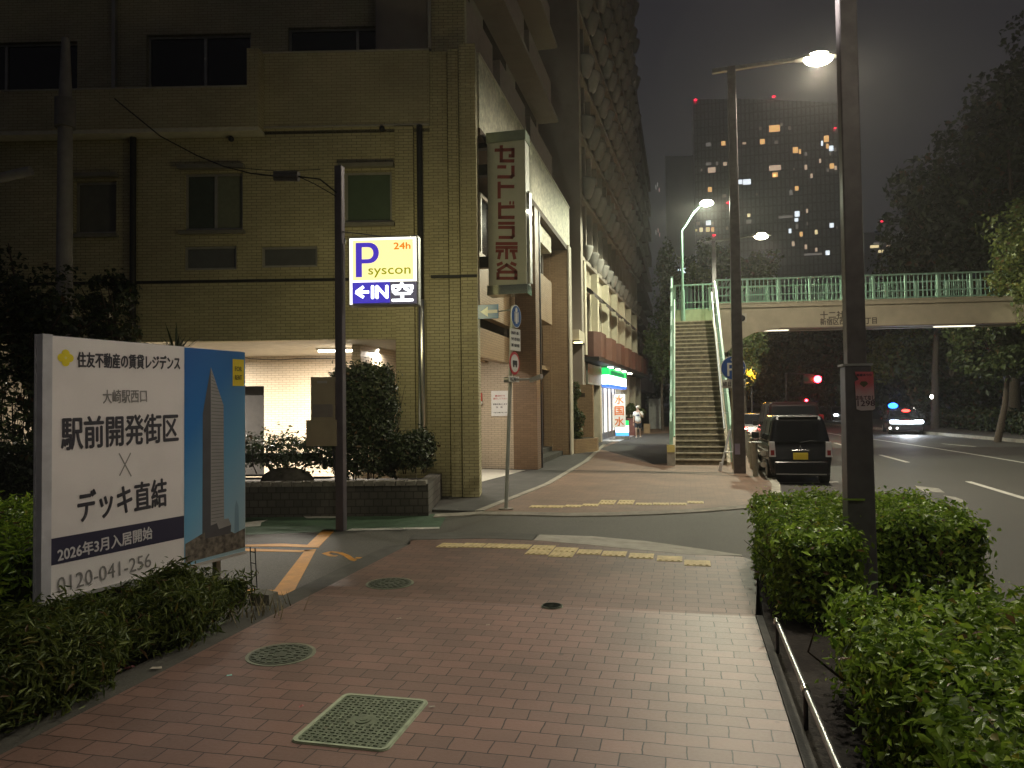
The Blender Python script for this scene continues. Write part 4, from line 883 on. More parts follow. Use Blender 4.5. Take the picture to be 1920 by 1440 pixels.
# lamps under the girder
bl = glowM('bridge_tube',(1,.93,.72),1.6,False)
for xa,xb in ((1.75,3.1),(8.7,10.3)):
    mb = MB(BR); mb.box(xa,xb,.5,.75,4.83,4.90); f_ = mb.build('bridge_light', white_m, fb_)
    mb = MB(BR); mb.box(xa+.05,xb-.05,.52,.73,4.80,4.828); mb.build('diffuser', bl, f_)
    a_ = area('bridge_lamp', BR @ Matrix.Translation(((xa+xb)/2,.62,4.74)), xb-xa, .2, 25, (1,.92,.75), fb_)

# ================================================================== STREET LAMPS
lamp_glow = glowM('lamp_glow',(1,.90,.62),60,False)
def spot(name, loc, pw, col, ang, parent, blend=.6, r=.12, tgt=(0,0,-1)):
    ld = bpy.data.lights.new(name,'SPOT'); ld.energy=pw; ld.color=col; ld.spot_size=rad(ang); ld.spot_blend=blend; ld.shadow_soft_size=r
    lo = link(bpy.data.objects.new(name,ld)); q = Vector(tgt).to_track_quat('-Z','Y'); lo.matrix_world = Matrix.Translation(loc) @ q.to_matrix().to_4x4()
    mw = lo.matrix_world.copy(); put(lo,parent); return lo
def point(name, loc, pw, col, parent, r=.1):
    ld = bpy.data.lights.new(name,'POINT'); ld.energy=pw; ld.color=col; ld.shadow_soft_size=r
    lo = link(bpy.data.objects.new(name,ld)); lo.location = loc; put(lo,parent); return lo
LEAN = 0
def street_lamp(x, y, label, arm=2.05, H=10.75, w0=.30, w1=.20, base=0., z0=0., power=3000, rise=.16, side=0, ang=168, lean=0):
    t = thing('street_lamp', (x,y,z0), label, 'street lamp', 'square dark street lamps along the kerb')
    def sq(mb, wa, wb, za, zb): mb.hexa([(x-wa/2,y-wa/2,za),(x+wa/2,y-wa/2,za),(x+wa/2,y+wa/2,za),(x-wa/2,y+wa/2,za),(x-wb/2,y-wb/2,zb),(x+wb/2,y-wb/2,zb),(x+wb/2,y+wb/2,zb),(x-wb/2,y+wb/2,zb)])
    mb = MB(); sq(mb,w0,w1,z0,H); mb.build('pole', pole_m, t, weld=True, bevel=.012)
    mb = MB(); mb.hexa([(x-.5,y-.05,H-.12),(x+arm,y-.05,H-.05+rise),(x+arm,y+.05,H-.05+rise),(x-.5,y+.05,H-.12),(x-.5,y-.05,H+.0),(x+arm,y-.05,H+.02+rise),(x+arm,y+.05,H+.02+rise),(x-.5,y+.05,H+.0)]); mb.build('arm', grey_metal, t)
    mb = MB(); zc = H+rise
    for xa,xb,h0,h1,d0,d1 in ((arm-.12,arm+.15,.06,.10,.09,.17),(arm+.15,arm+.75,.10,.09,.17,.16),(arm+.75,arm+.98,.09,.03,.16,.06)):
        mb.hexa([(x+xa,y-d0,zc-.05),(x+xb,y-d1,zc-.05),(x+xb,y+d1,zc-.05),(x+xa,y+d0,zc-.05),(x+xa,y-d0*.6,zc-.05+h0),(x+xb,y-d1*.6,zc-.05+h1),(x+xb,y+d1*.6,zc-.05+h1),(x+xa,y+d0*.6,zc-.05+h0)])
    hd = mb.build('lamp_head', grey_metal, t)
    mb = MB(); mb.ball((x+arm+.45,y,zc-.06),.36,16,8,sc=(1,.5,.5)); mb.build('lamp_glass', lamp_glow, hd)
    if power: spot('street_light', (x+arm+.45,y,zc-.26), power, (1,.90,.70), ang, t, .35, .14)
    return t
far_lamp = street_lamp(1.40,20.2,'dark street lamp standing beside the blue parking sign and the stairs', power=3900, ang=163, arm=1.72, H=10.78, rise=.03)
# small note pasted on the far lamp
p = AY(1383,842,20.03); mb = MB(); mb.box(p.x-.07,p.x+.06,20.03,20.045,p.z-.14,p.z+.14); mb.build('lilac_sticker', M('lilac_paper',(.42,.38,.55),.7), far_lamp)
near_lamp = street_lamp(1.50,7.1,'thick dark street lamp post rising out of the clipped hedge', power=1000, ang=112, arm=2.0, w0=.165, w1=.145, H=10.7)
x,y = 1.50,7.1
def sqb(mb, wa, wb, za, zb): mb.hexa([(x-wa/2,y-wa/2,za),(x+wa/2,y-wa/2,za),(x+wa/2,y+wa/2,za),(x-wa/2,y+wa/2,za),(x-wb/2,y-wb/2,zb),(x+wb/2,y-wb/2,zb),(x+wb/2,y+wb/2,zb),(x-wb/2,y+wb/2,zb)])
mb = MB(); sqb(mb,.235,.215,-.02,2.16); mb.build('base_casing', M('casing_black',(.12,.112,.12),.4,metal=.2,noise=.15,ns=10), near_lamp, weld=True, bevel=.01)
mb = MB(); mb.box(x-.125,x+.12,y-.12,y+.12,2.161,2.18); mb.build('casing_lid', grey_metal, near_lamp)
mb = MB(); mb.box(x-.15,x+.02,y-.16,y-.118,.985,1.003); mb.build('steel_band', steel, near_lamp)
# sidewalk-side luminaire on the near post (above the picture)
mb = MB(); mb.hexa([(x-.9,y-.05,6.5),(x-.1,y-.05,6.5),(x-.1,y+.05,6.5),(x-.9,y+.05,6.5),(x-.9,y-.03,6.58),(x-.1,y-.03,6.58),(x-.1,y+.03,6.58),(x-.9,y+.03,6.58)])
hd = mb.build('side_luminaire', dark_m, near_lamp)
mb = MB(); mb.box(x-.88,x-.5,y-.045,y+.045,6.48,6.499); mb.build('side_glass', glowM('side_glow',(1,.93,.85),6,False), hd)
spot('side_light', (x-.70,y-.05,6.44), 560, (1,.90,.82), 54, near_lamp, .9, .12, tgt=(-1.45,-1.9,-6.4))
point('side_spill', (x-.75,y-.02,6.40), 20, (1,.92,.86), near_lamp, .08)
spot('pole_wash', (x-.72,y-.03,6.42), 900, (1,.94,.90), 36, near_lamp, .8, .05, tgt=(.72,.03,-.80))
# pink poster on the casing
a,b = AY(1602,697,6.98),AY(1639,769,6.98)
po = thing('poster', ((a.x+b.x)/2,6.95,1.9), 'torn pink paper poster with a dark diamond mark pasted on the street lamp casing', 'poster')
def fadeM(name, c_top, c_bot, z0, z1):
    m = M(name, c_top, .8, noise=0); t_ = m.node_tree; N=t_.nodes.new; L=t_.links.new; tcn=N('ShaderNodeTexCoord'); s=N('ShaderNodeSeparateXYZ'); L(tcn.outputs['Object'],s.inputs[0]); r_=N('ShaderNodeMapRange'); r_.inputs[1].default_value=z0; r_.inputs[2].default_value=z1; L(s.outputs[2],r_.inputs[0])
    nz=N('ShaderNodeTexNoise'); nz.inputs['Scale'].default_value=22; L(tcn.outputs['Object'],nz.inputs[0]); ad=N('ShaderNodeMath'); ad.operation='MULTIPLY_ADD'; ad.inputs[1].default_value=.5; L(nz.outputs[0],ad.inputs[0]); L(r_.outputs[0],ad.inputs[2]); sb=N('ShaderNodeMath'); sb.operation='SUBTRACT'; L(ad.outputs[0],sb.inputs[0]); sb.inputs[1].default_value=.25
    mx=N('ShaderNodeMix'); mx.data_type='RGBA'; L(sb.outputs[0],mx.inputs[0]); mx.inputs[6].default_value=(*c_bot,1); mx.inputs[7].default_value=(*c_top,1); L(mx.outputs[2],t_.nodes['Principled BSDF'].inputs['Base Color']); return m
def uvp(u,v): return (a.x+(b.x-a.x)*u, a.z+(b.z-a.z)*v)
mb = MB(); yy = 6.976
poly = [(.02,0),(1,.01),(1.02,.5),(1.05,.97),(.9,1.0),(.3,1.01),(.06,.97),(0,.25),(.22,.20),(.06,.08)]
mb.add([(uvp(u,v)[0],yy,uvp(u,v)[1]) for u,v in poly],[tuple(range(len(poly)-1,-1,-1))]); mb.build('paper', fadeM('poster_pink',(.62,.13,.16),(.60,.52,.55),b.z+.08,b.z+.24), po)
olive = M('olive_print',(.12,.10,.05),.7,noise=.1)
mb = MB(); c = uvp(.48,.32); mb.add([(c[0]-.035,yy-.002,c[1]),(c[0],yy-.002,c[1]-.03),(c[0]+.035,yy-.002,c[1]),(c[0]+.02,yy-.002,c[1]+.022),(c[0]-.02,yy-.002,c[1]+.022)],[(0,1,2,3,4)]); mb.build('diamond_mark', olive, po)
ink = M('poster_ink',(.10,.05,.08),.7,noise=0)
for s_,u,v,w_,h_ in (('1298',.58,.82,.14,.048),('おもてなし',.55,.68,.15,.04),('新宿まつり',.5,.09,.12,.02)): text(s_,.05,ink,facing((uvp(u,v)[0],yy-.003,uvp(u,v)[1]),(1,0,0)),'lettering',po,box=(w_,h_),bold=.001)
spot('sign_floodlight', SPOT_AT, 300, (.97,1,.78), 50, ps, .5, .05, tgt=Vector((-4.2,26.2,8.7))-Vector(SPOT_AT))
# lamps further off and behind the viewer
L3 = street_lamp(1.75,41.5,'dark street lamp whose bright head shows over the footbridge railing', power=1500, H=10.7)
L4 = street_lamp(1.6,-6.5,'dark street lamp farther back along the hedge', power=900, ang=165, H=10.7)
L6 = thing('street_lamp', (15.9,30.0,0), 'slim grey street lamp among the trees across the road', 'street lamp')
mb = MB(); mb.tube([(17.0,27.0,0),(17.0,27.0,8.2),(16.4,27.0,8.8)],[.09,.06,.05],10); mb.build('pole', grey_metal, L6)
mb = MB(); mb.ball((16.3,27.0,8.75),.2,sc=(1.4,.7,.5)); mb.build('lamp_glass', lamp_glow, L6); point('park_light',(16.2,27.0,8.4),260,(1,.95,.62),L6,.15)
# green lamp on the bridge landing
p0 = AY(1281,604,33.4); pk = AY(1281,432,33.4); ph = AY(1325,381,33.4)
gl = thing('bridge_lamp_post', (p0.x,33.4,p0.z), 'slender mint green lamp post curving over the footbridge landing', 'street lamp')
pts = [(p0.x,33.4,ZD-.1),(p0.x,33.4,pk.z)]+[(pk.x+(ph.x-pk.x)*u,33.4,pk.z+(ph.z-pk.z)*math.sin(u*PI/2)**.9) for u in (.12,.3,.5,.7,.85,.95)]
mb = MB(); mb.tube(pts,[.075]+[.05]*(len(pts)-1),10); mb.tube([(p0.x,33.4,ZD-.1),(p0.x,33.4,ZD+1.6)],.095,10); mb.build('pole', mint, gl)
mb = MB(); mb.ball((ph.x,33.4,ph.z),.24,14,8,sc=(1.2,.8,.6)); mb.build('lamp_glass', lamp_glow, gl)
spot('bridge_spot',(ph.x,33.3,ph.z-.2),3700,(.97,1,.74),172,gl,.2,.12)
# orange park lamp
op = AY(1409,691,43.0); orl = thing('orange_lamp', (op.x,43,0), 'orange lamp glowing through leaves beyond the parked cars', 'lamp')
mb = MB(); mb.tube([(op.x,43,0),(op.x,43,op.z-.15)],.05,8); mb.build('pole', dark_m, orl)
mb = MB(); mb.ball((op.x,43,op.z),.15,12,8,sc=(1,1,.6)); mb.build('lamp_glass', glowM('sodium_glow',(1,.55,.10),10,False), orl); point('sodium_light',(op.x-.1,42.5,op.z-.3),330,(1,.45,.05),orl,.15)
# small white lamps among the trees across the road
for px,py,Y,s in ((1748,744,52,.14),(1715,766,60,.11),(1711,741,64,.12)):
    p = AY(px,py,Y); t = thing('garden_lamp',(p.x,Y,0), {1748:'small white post lamp between tree trunks across the road, brightest of its row',1715:'lowest small pale post lamp above the vehicle with blue beacon',1711:'small dim post lamp high among the dark trees behind the beacon vehicle'}[px],'lamp','small lamps among the roadside trees')
    mb = MB(); mb.tube([(p.x,Y,0),(p.x,Y,p.z-.12)],.05,8); mb.build('pole', grey_metal, t)
    mb = MB(); mb.ball((p.x,Y,p.z),s); mb.build('lamp_glass', glowM('garden_glow_%d'%px,(1,.95,.85),12 if px==1748 else 1.2,False), t)

# ================================================================== TRAFFIC SIGNALS
redg = glowM('signal_red',(1,.02,.035),40,False)
for px,py,Y,r,lab in ((1533,711,58,.26,'large red traffic signal hanging over the road beyond the footbridge'),(1512,751,100,.17,'small distant red traffic signal low over the road')):
    p = AY(px,py,Y); t = thing('traffic_signal',(p.x-4,Y,0),lab,'traffic light')
    mb = MB(); mb.tube([(p.x-2.2,Y+.1,0),(p.x-2.2,Y+.1,p.z+.5),(p.x-.3,Y+.1,p.z+.35)],.07,8); mb.build('pole', dark_m, t)
    mb = MB(); mb.box(p.x-1.0,p.x+.25,Y,Y+.2,p.z-.32,p.z+.32); h_ = mb.build('signal_head', black_m, t, weld=True, bevel=.04)
    mb = MB(); mb.disc((p.x,Y-.005,p.z),(0,-1,0),r,.03,20); mb.build('red_lens', redg, h_)
    for q,cc in ((.38,(.1,.07,.0)),(.76,(.0,.06,.04))):
        mb = MB(); mb.disc((p.x-q,Y-.005,p.z),(0,-1,0),.15,.02,16); mb.build('dark_lens', M('dark_lens_%d_%d'%(px,int(q*100)),cc,.3), h_)
    point('red_light',(p.x,Y-.4,p.z),60 if Y<60 else 20,(1,.03,.03),t,.15)

# ================================================================== P SIGN POLE
pp_ = G(640,995,ZL); pt_ = AY(633,312,pp_.y); x,y = pp_.x,pp_.y
sp_ = thing('parking_sign', (x,y,ZL), 'tall dark square pole carrying the glowing parking sign with an arrow and vacancy lamp', 'sign')
mb = MB(); mb.hexa([(x-.066,y-.066,ZL),(x+.066,y-.066,ZL),(x+.066,y+.066,ZL),(x-.066,y+.066,ZL),(x-.06,y-.06,pt_.z),(x+.06,y-.06,pt_.z),(x+.06,y+.06,pt_.z),(x-.06,y+.06,pt_.z)]); mb.build('pole', M('sign_pole_grey',(.115,.10,.115),.4,metal=.3,noise=.1), sp_, weld=True, bevel=.01)
S = facing((x,y-.02,0), (math.cos(rad(9)),math.sin(rad(9)),0))
Si = S.inverted()
def onS(px,py,yl=-.10):
    o = S @ Vector((0,yl,0)); n = (S.to_3x3() @ Vector((0,1,0))); d = ray(px,py); t=n.dot(o-CAMP)/n.dot(d); q = Si @ (CAMP+d*t); return q.x,q.z
ax,az = onS(654,446); bx,bz = onS(783,570)
mb = MB(S); mb.box(ax-.01,bx+.015,-.10,.10,bz-.015,az+.015); cas = mb.build('sign_case', M('sign_case_silver',(.45,.45,.42),.4,metal=.5,noise=.06), sp_, weld=True, bevel=.015)
lx = lambda px: onS(px,500)[0]; lz = lambda py: onS(718,py)[1]
cz = lz(528.5)
mb = MB(S); mb.box(ax+.012,bx-.012,-.108,-.1005,cz,az-.012); mb.box(ax+.012,ax+.052,-.108,-.1005,bz+.012,cz); mb.build('white_panel', glowM('sign_white_panel',(1,.97,.80),1.55), sp_)
mb = MB(S); mb.box(lx(662),lx(775),-.111,-.1085,lz(525),lz(450)); mb.build('cream_panel', glowM('sign_cream_panel',(1,.84,.36),1.0,False), sp_)
mb = MB(S); mb.box(ax+.053,lx(731),-.110,-.1005,bz+.03,cz-.002); mb.build('blue_panel', glowM('sign_blue_panel',(.055,.04,.42),.9,False), sp_)
mb = MB(S); mb.box(lx(731)+.001,bx-.012,-.110,-.1005,bz+.012,cz-.002); mb.build('grey_panel', glowM('sign_grey_panel',(.12,.11,.14),.6,False), sp_)
blueg = glowM('sign_blue_letter',(.07,.04,.50),.8,False); orng = glowM('sign_orange_letter',(.75,.22,.01),.9,False); oli = glowM('sign_olive_letter',(.33,.36,.01),.7,False); whg = glowM('sign_white_letter',(.95,1,1),2.6,False)
def onST(s_, px0,px1,py0,py1, mt, bold=0): text(s_,.2,mt,S @ facing(((lx(px0)+lx(px1))/2,-.1135,(lz(py0)+lz(py1))/2),(1,0,0)),'lettering',sp_,box=(lx(px1)-lx(px0),lz(py0)-lz(py1)),bold=bold)
# P as a heavy shape
def U(px,py): return (lx(px), lz(py))
mb = MB(S)
def pbox(x0,y0,x1,y1): mb.box(lx(x0),lx(x1),-.1145,-.112,lz(y1),lz(y0))
pbox(667.5,454.5,679,519)
oc, n_ = [], 14
for k in range(n_+1):
    w = PI/2-PI*k/n_; oc.append(((690+21*max(0,math.cos(w))**.8, 474-19.5*math.sin(w)),(689+11.5*max(0,math.cos(w))**.8, 474.3-11.2*math.sin(w))))
q = [((679,454.5),(679,463))]+oc+[((679,493.5),(679,485.5))]
for k in range(len(q)-1):
    (o0,i0),(o1,i1) = q[k],q[k+1]; P3=lambda p: (lx(p[0]),-.1145,lz(p[1])); mb.quad(P3(i0),P3(i1),P3(o1),P3(o0))
mb.build('lettering', blueg, sp_)
onST('24h',739,770,456,468,orng,.004); onST('syscon',691,770,503,520,oli,.002)
onST('IN',697,727,536,559,whg,.010)
mb = MB(S)
for pts in ([(668,547),(682,537)],[(667,547),(682,557)],[(668,547),(692,547)]):
    (xa,za),(xb,zb) = U(*pts[0]),U(*pts[1]); d=Vector((xb-xa,zb-za)).normalized(); n=Vector((-d.y,d.x))*.022; mb.quad((xa+n.x,-.1145,za+n.y),(xb+n.x,-.1145,zb+n.y),(xb-n.x,-.1145,zb-n.y),(xa-n.x,-.1145,za-n.y))
mb.build('arrow', whg, sp_)
onST('空',735,774,531,565,whg,.009)
mb = MB(S); a_=onS(627,424),onS(712,441); mb.tube([(a_[0][0],-.02,a_[0][1]),(onS(631,436)[0],-.02,onS(631,436)[1])],.012,6); mb.tube([(a_[0][0]+.02,-.02,a_[0][1]-.06),(a_[1][0],-.02,a_[1][1])],.010,6); mb.build('stay_rod', steel, sp_)
mb = MB(S); mb.ball((ax-.06,-.11,az-.05),.03,sc=(.6,.6,1.6)); mb.build('bolt', steel, sp_)
area('sign_spill', S @ Matrix.Translation(((ax+bx)/2,-.16,(az+bz)/2)) @ Matrix.Rotation(rad(90),4,'X') @ Matrix.Rotation(PI,4,'X'), 1.0, .95, 10, (1,.90,.55), sp_)
area('sign_spill', S @ Matrix.Translation(((ax+bx)/2+.1,.16,(az+bz)/2)) @ Matrix.Rotation(rad(-90),4,'X') @ Matrix.Rotation(PI,4,'X'), 1.0, .95, 26, (1,.88,.45), sp_)
# control box on the pole
c0,c1,c2,c3 = onS(583,707,-.05),onS(628,787,-.05),onS(575,787,-.05),onS(628,836,-.05)
box_m = M('beige_control_box',(.30,.26,.17),.5,noise=.08,ns=5)
mb = MB(S); mb.box(c0[0],c1[0],-.06,.14,c1[1],c0[1]); mb.box(c2[0],c3[0]+.03,-.075,.16,c3[1],c1[1]-.001); cbx = mb.build('control_box', box_m, sp_)
mb = MB(S); mb.box(c0[0]+.03,c1[0]-.03,-.062,-.0605,c1[1]+.04,c1[1]+.24); mb.build('control_box_window', M('dull_grey',(.20,.18,.16),.4), cbx)
mb = MB(S); mb.box(c0[0]+.1,c1[0]-.12,-.066,-.0605,c0[1]-.10,c0[1]-.06); mb.build('maker_plate', alu, cbx)
mb = MB(S); mb.tube([(-.09,-.02,1.7),(-.10,-.05,1.4),(-.09,-.03,1.0),(-.075,0,.7)],.013,6); mb.build('cable', black_m, sp_)
# convex mirror half hidden by the pole
cm = AY(603,716,11.2)
# ------------------------------------------------------------------ utility pole and cables at far left
up = FR @ Vector((floc(122,300,-1.2)[0],-1.2,0)); ztop = floc(122,72,-1.2)[1]
ut = thing('utility_pole', (up.x,up.y,0), 'pale concrete utility pole among dark trees in front of the olive building', 'utility pole')
cpole = M('pole_concrete',(.30,.29,.27),.8,noise=.1,ns=6)
mb = MB(); mb.tube([(up.x,up.y,0),(up.x,up.y,ztop*.85),(up.x,up.y,ztop)],[.17,.125,.07],14); mb.build('pole_shaft', cpole, ut)
mb = MB(); mb.tube([(up.x,up.y,ztop-1.75),(up.x,up.y,ztop-1.2)],.19,12); mb.build('pole_band', M('band_grey',(.2,.19,.18),.7), ut)
mb = MB(); z_=floc(40,325,-1.2)[1]; l0=FR @ Vector((floc(-40,350,-1.2)[0],-1.35,floc(-40,350,-1.2)[1])); l1=FR @ Vector((floc(68,320,-1.2)[0],-1.35,z_)); mb.tube([l0,l1],.09,10); mb.build('cable_duct', cpole, ut)
cb1 = AD(215,185,13.5); cb2 = AD(300,255,13.0); cb3=AD(420,312,12.4); cb4=AD(515,330,11.9); cb5=AD(560,331,11.6); cb6=AD(632,362,11.35)
cw = thing('service_cable', cb4, 'thin black sagging cable with a small splice box crossing the olive facade', 'cable')
mb = MB(); mb.tube([cb1,cb2,AD(370,292,12.7),cb3,AD(470,325,12.1),cb4],.012,6); mb.tube([cb5,AD(600,336,11.45),cb6],.012,6); mb.tube([cb5,AD(590,345,11.45),AD(630,368,11.35)],.008,6); mb.tube([cb3,AD(520,321,11.9),AD(600,318,11.5)],.006,5); mb.build('wire', black_m, cw)
mb = MB(); d=(cb5-cb4); mb.tube([cb4+Vector((0,0,.05)),cb5+Vector((0,0,.05))],.035,8); mb.tube([cb4-Vector((0,0,.05)),cb5-Vector((0,0,.05))],.03,8); mb.tube([cb4,cb5],.045,8); mb.build('splice_box', M('splice_grey',(.16,.15,.13),.5), cw)

# ================================================================== ROAD SIGN POLE ON THE CORNER
q = G(949,955); x,y = q.x,q.y; top = AY(961,575,y)
rs_ = thing('road_sign_pole', (x,y,0), 'leaning slim grey pole with a stack of small road signs at the corner', 'road sign')
dx = top.x-x
def on(z): return x+dx*z/top.z
mb = MB(); mb.tube([(x,y,0),(on(top.z),y,top.z)],.034,12); mb.build('pole', M('sign_pole_paint',(.42,.44,.40),.45,metal=.2,noise=.1), rs_)
mb = MB(); mb.disc((x,y,0),(0,0,1),.13,.02,16); mb.build('base_plate', concrete, rs_)
def zz(py): return AY(961,py,y).z
back = M('sign_back',(.45,.46,.42),.45,metal=.4,noise=.08)
blue_s = M('traffic_blue',(.03,.10,.30),.35,noise=.06); red_s = M('traffic_red',(.42,.03,.04),.35,noise=.06); whs = M('traffic_white',(.62,.62,.58),.4,noise=.04)
nx_ = Vector((.975,-.22,0)).normalized(); # disc normals look across the pavement
def sdisc(zc, r, rim, facem, name):
    c = Vector((on(zc)+.07,y-.03,zc)); mb = MB(); mb.disc(c, nx_, r, .012, 28); d_ = mb.build(name, rim, rs_)
    mb = MB(); mb.disc(c+nx_*.0125, nx_, r*(.78 if rim is red_s else .93), .002, 28); mb.build('sign_face', facem, d_); return c
c1_ = sdisc((zz(573)+zz(615))/2, .205, whs, blue_s, 'blue_disc')
mb = MB(); ct = c1_+nx_*.016; tv = Vector((nx_.y,-nx_.x,0))*-1
FS_ = facing(ct, (-nx_.y,nx_.x,0)); 
mb = MB(FS_); mb.box(-.035,.035,-.002,0,-.13,.06); mb.ball((0,0,.11),.045,sc=(1,.05,1)); mb.box(-.08,-.05,-.002,0,-.1,.08); mb.box(.05,.08,-.002,0,-.1,.08); mb.build('pedestrian_mark', whs, rs_)
c2_ = sdisc((zz(660)+zz(703))/2, .205, red_s, whs, 'red_ring_disc')
FS2 = facing(c2_+nx_*.016,(-nx_.y,nx_.x,0)); mb = MB(FS2); mb.box(-.09,.09,-.002,0,-.03,.05); mb.ball((-.05,0,-.04),.035,sc=(1,.05,1)); mb.ball((.05,0,-.04),.035,sc=(1,.05,1)); mb.build('vehicle_mark', black_m, rs_)
for p0,p1,nm in ((617,658,'white_plate'),(706,716,'lower_plate')):
    zc = (zz(p0)+zz(p1))/2; h = zz(p0)-zz(p1); F_ = facing(Vector((on(zc)+.07,y-.03,zc)),(-nx_.y,nx_.x,0)); mb = MB(F_); mb.box(-.21,.21,-.01,0,-h/2,h/2); pl2 = mb.build(nm, whs, rs_)
    for k,s_ in enumerate(('自転車を除く','歩行者専用','日曜・休日を除く') if h>.2 else ('区域内',)): text(s_,.06,bk_,F_ @ facing((0,-.012,(.12-.11*k) if h>.2 else 0),(1,0,0)),'lettering',pl2,box=(.34,.06))
mb = MB(); zc=zz(712); mb.tube([(on(zc)-.10,y-.05,zc),(on(zc)+.08,y-.05,zc)],.05,8); mb.tube([(on(zc),y,zc),(on(zc)+.45,y+.1,zc+.01)],.02,8); mb.hexa([(on(zc)+.36,y-.05,zc-.05),(on(zc)+.56,y-.05,zc+.02),(on(zc)+.56,y+.2,zc+.02),(on(zc)+.36,y+.2,zc-.05),(on(zc)+.36,y-.05,zc+.02),(on(zc)+.56,y-.05,zc+.09),(on(zc)+.56,y+.2,zc+.09),(on(zc)+.36,y+.2,zc+.02)]); mb.build('clamp_arm', grey_metal, rs_)
a,b = AY(896,572,y+.15),AY(935,597,y+.15)
mb = MB(); mb.box(a.x,b.x,y+.14,y+.152,b.z,a.z); ow = mb.build('arrow_plate', M('reflective_blue',(.06,.16,.34),.25,noise=.06), rs_, weld=True, bevel=.006)
mb = MB(); zc=(a.z+b.z)/2; mb.box(b.x-.20,b.x-.02,y+.132,y+.139,zc-.028,zc+.028); mb.build('arrow_shaft', whs, ow)
mb = MB(); mb.add([(a.x+.05,y+.135,zc),(a.x+.19,y+.135,zc+.09),(a.x+.19,y+.135,zc-.09)],[(0,2,1)]); mb.box(a.x+.19,b.x-.2,y+.132,y+.139,zc-.028,zc+.028); mb.build('arrow_head', M('arrow_white',(.7,.75,.65),.3), ow)
mb = MB(); mb.tube([(b.x,y+.16,zc),(on(zc),y,zc)],.014,6); mb.build('arrow_arm', grey_metal, rs_)

# ================================================================== BLUE PARKING SIGN, WHITE STAND, GUARD RAIL
YS_ = 21.3
c = AY(1375,690,YS_); ps2 = thing('parking_permit_sign', (c.x,YS_,0), 'round blue parking sign with a small white plate on a pale post behind the lamp', 'road sign')
mb = MB(); mb.disc((c.x,YS_,c.z),(0,-1,0),.34,.014,36); d_ = mb.build('disc', whs, ps2)
mb = MB(); mb.disc((c.x,YS_-.0145,c.z),(0,-1,0),.322,.002,36); mb.build('sign_face', M('parking_blue',(.022,.075,.27),.35,noise=.06), d_)
text('P',.4,whs,facing((c.x-.06,YS_-.019,c.z-.04),(1,0,0)),'lettering',d_,box=(.20,.36),bold=.004)
text('→',.2,whs,facing((c.x+.23,YS_-.019,c.z),(1,0,0)),'lettering',d_,box=(.12,.10),bold=.004); text('60',.1,whs,facing((c.x,YS_-.019,c.z+.24),(1,0,0)),'lettering',d_,box=(.14,.08))
a,b = AY(1354,712,YS_),AY(1398,727.5,YS_)
mb = MB(); mb.box(a.x,b.x,YS_-.01,YS_+.004,b.z,a.z); pl3 = mb.build('plate', M('plate_white',(.55,.54,.48),.5), ps2, weld=True, bevel=.008); text('終日　休日',.1,bk_,facing(((a.x+b.x)/2,YS_-.014,(a.z+b.z)/2),(1,0,0)),'lettering',pl3,box=(.58,.13),bold=.002)
mb = MB(); g = AY(1366,885,YS_); mb.tube([(c.x-.05,YS_+.04,0),(c.x-.05,YS_+.04,c.z+.2)],.035,10); mb.build('post', M('cream_post',(.40,.37,.27),.5,noise=.15), ps2)
ys = 20.7; a1,b1,cc1 = AY(1351,886,ys),AY(1369,805,ys),AY(1374,830,ys)
st2 = thing('white_stand', (a1.x,ys,0), 'white pipe trestle leaning beside the bottom of the concrete stairs', 'stand')
mb = MB(); mb.tube([(a1.x,ys,0),(b1.x,ys+.1,b1.z)],.028,8); mb.tube([(a1.x-.02,ys,.0),(a1.x+.02,ys,.24)],.04,8); mb.build('leg', M('white_pipe',(.75,.77,.80),.35,noise=.05), st2)
mb = MB(); mb.tube([(b1.x,ys+.1,b1.z),(b1.x+.12,ys+.25,.0)],.024,8); mb.build('leg', MATS['white_pipe'], st2)
mb = MB(); zc = AY(1362,848,ys).z; mb.tube([(a1.x+.12,ys+.02,zc),(a1.x+.36,ys+.1,zc+.01)],.016,6); mb.build('crossbar', MATS['white_pipe'], st2)
# guard pipe fence along the kerb
gf = thing('guard_fence', (1.72,19.3,0), 'low pipe guard fence with round white reflectors beside the parked cars', 'guard rail')
posts = [(1.72,19.35),(1.84,21.6),(1.98,23.8),(2.10,26.0),(2.2,28.2)]
for k,(gx_,gy_) in enumerate(posts):
    mb = MB(); mb.tube([(gx_,gy_,0),(gx_,gy_,.84)],.065,12); po_ = mb.build('post', M('cream_pipe',(.34,.33,.27),.5,noise=.15) if 'cream_pipe' not in MATS else MATS['cream_pipe'], gf)
    mb = MB(); mb.disc((gx_,gy_,.84),(0,0,1),.16 if k==0 else .08,.02,18); mb.build('post_cap', grey_metal, po_)
mb = MB()
for z in (.32,.58): mb.tube([(px_+.10,py_,z) for px_,py_ in posts],.035,10)
mb.build('rail', MATS['cream_pipe'], gf)
for z in (.30,.58):
    mb = MB(); mb.disc((posts[0][0]+.19,19.29,z),(0,-1,0),.072,.02,18); mb.build('reflector', M('reflector_white',(.85,.85,.80),.2,noise=0) if 'reflector_white' not in MATS else MATS['reflector_white'], gf)
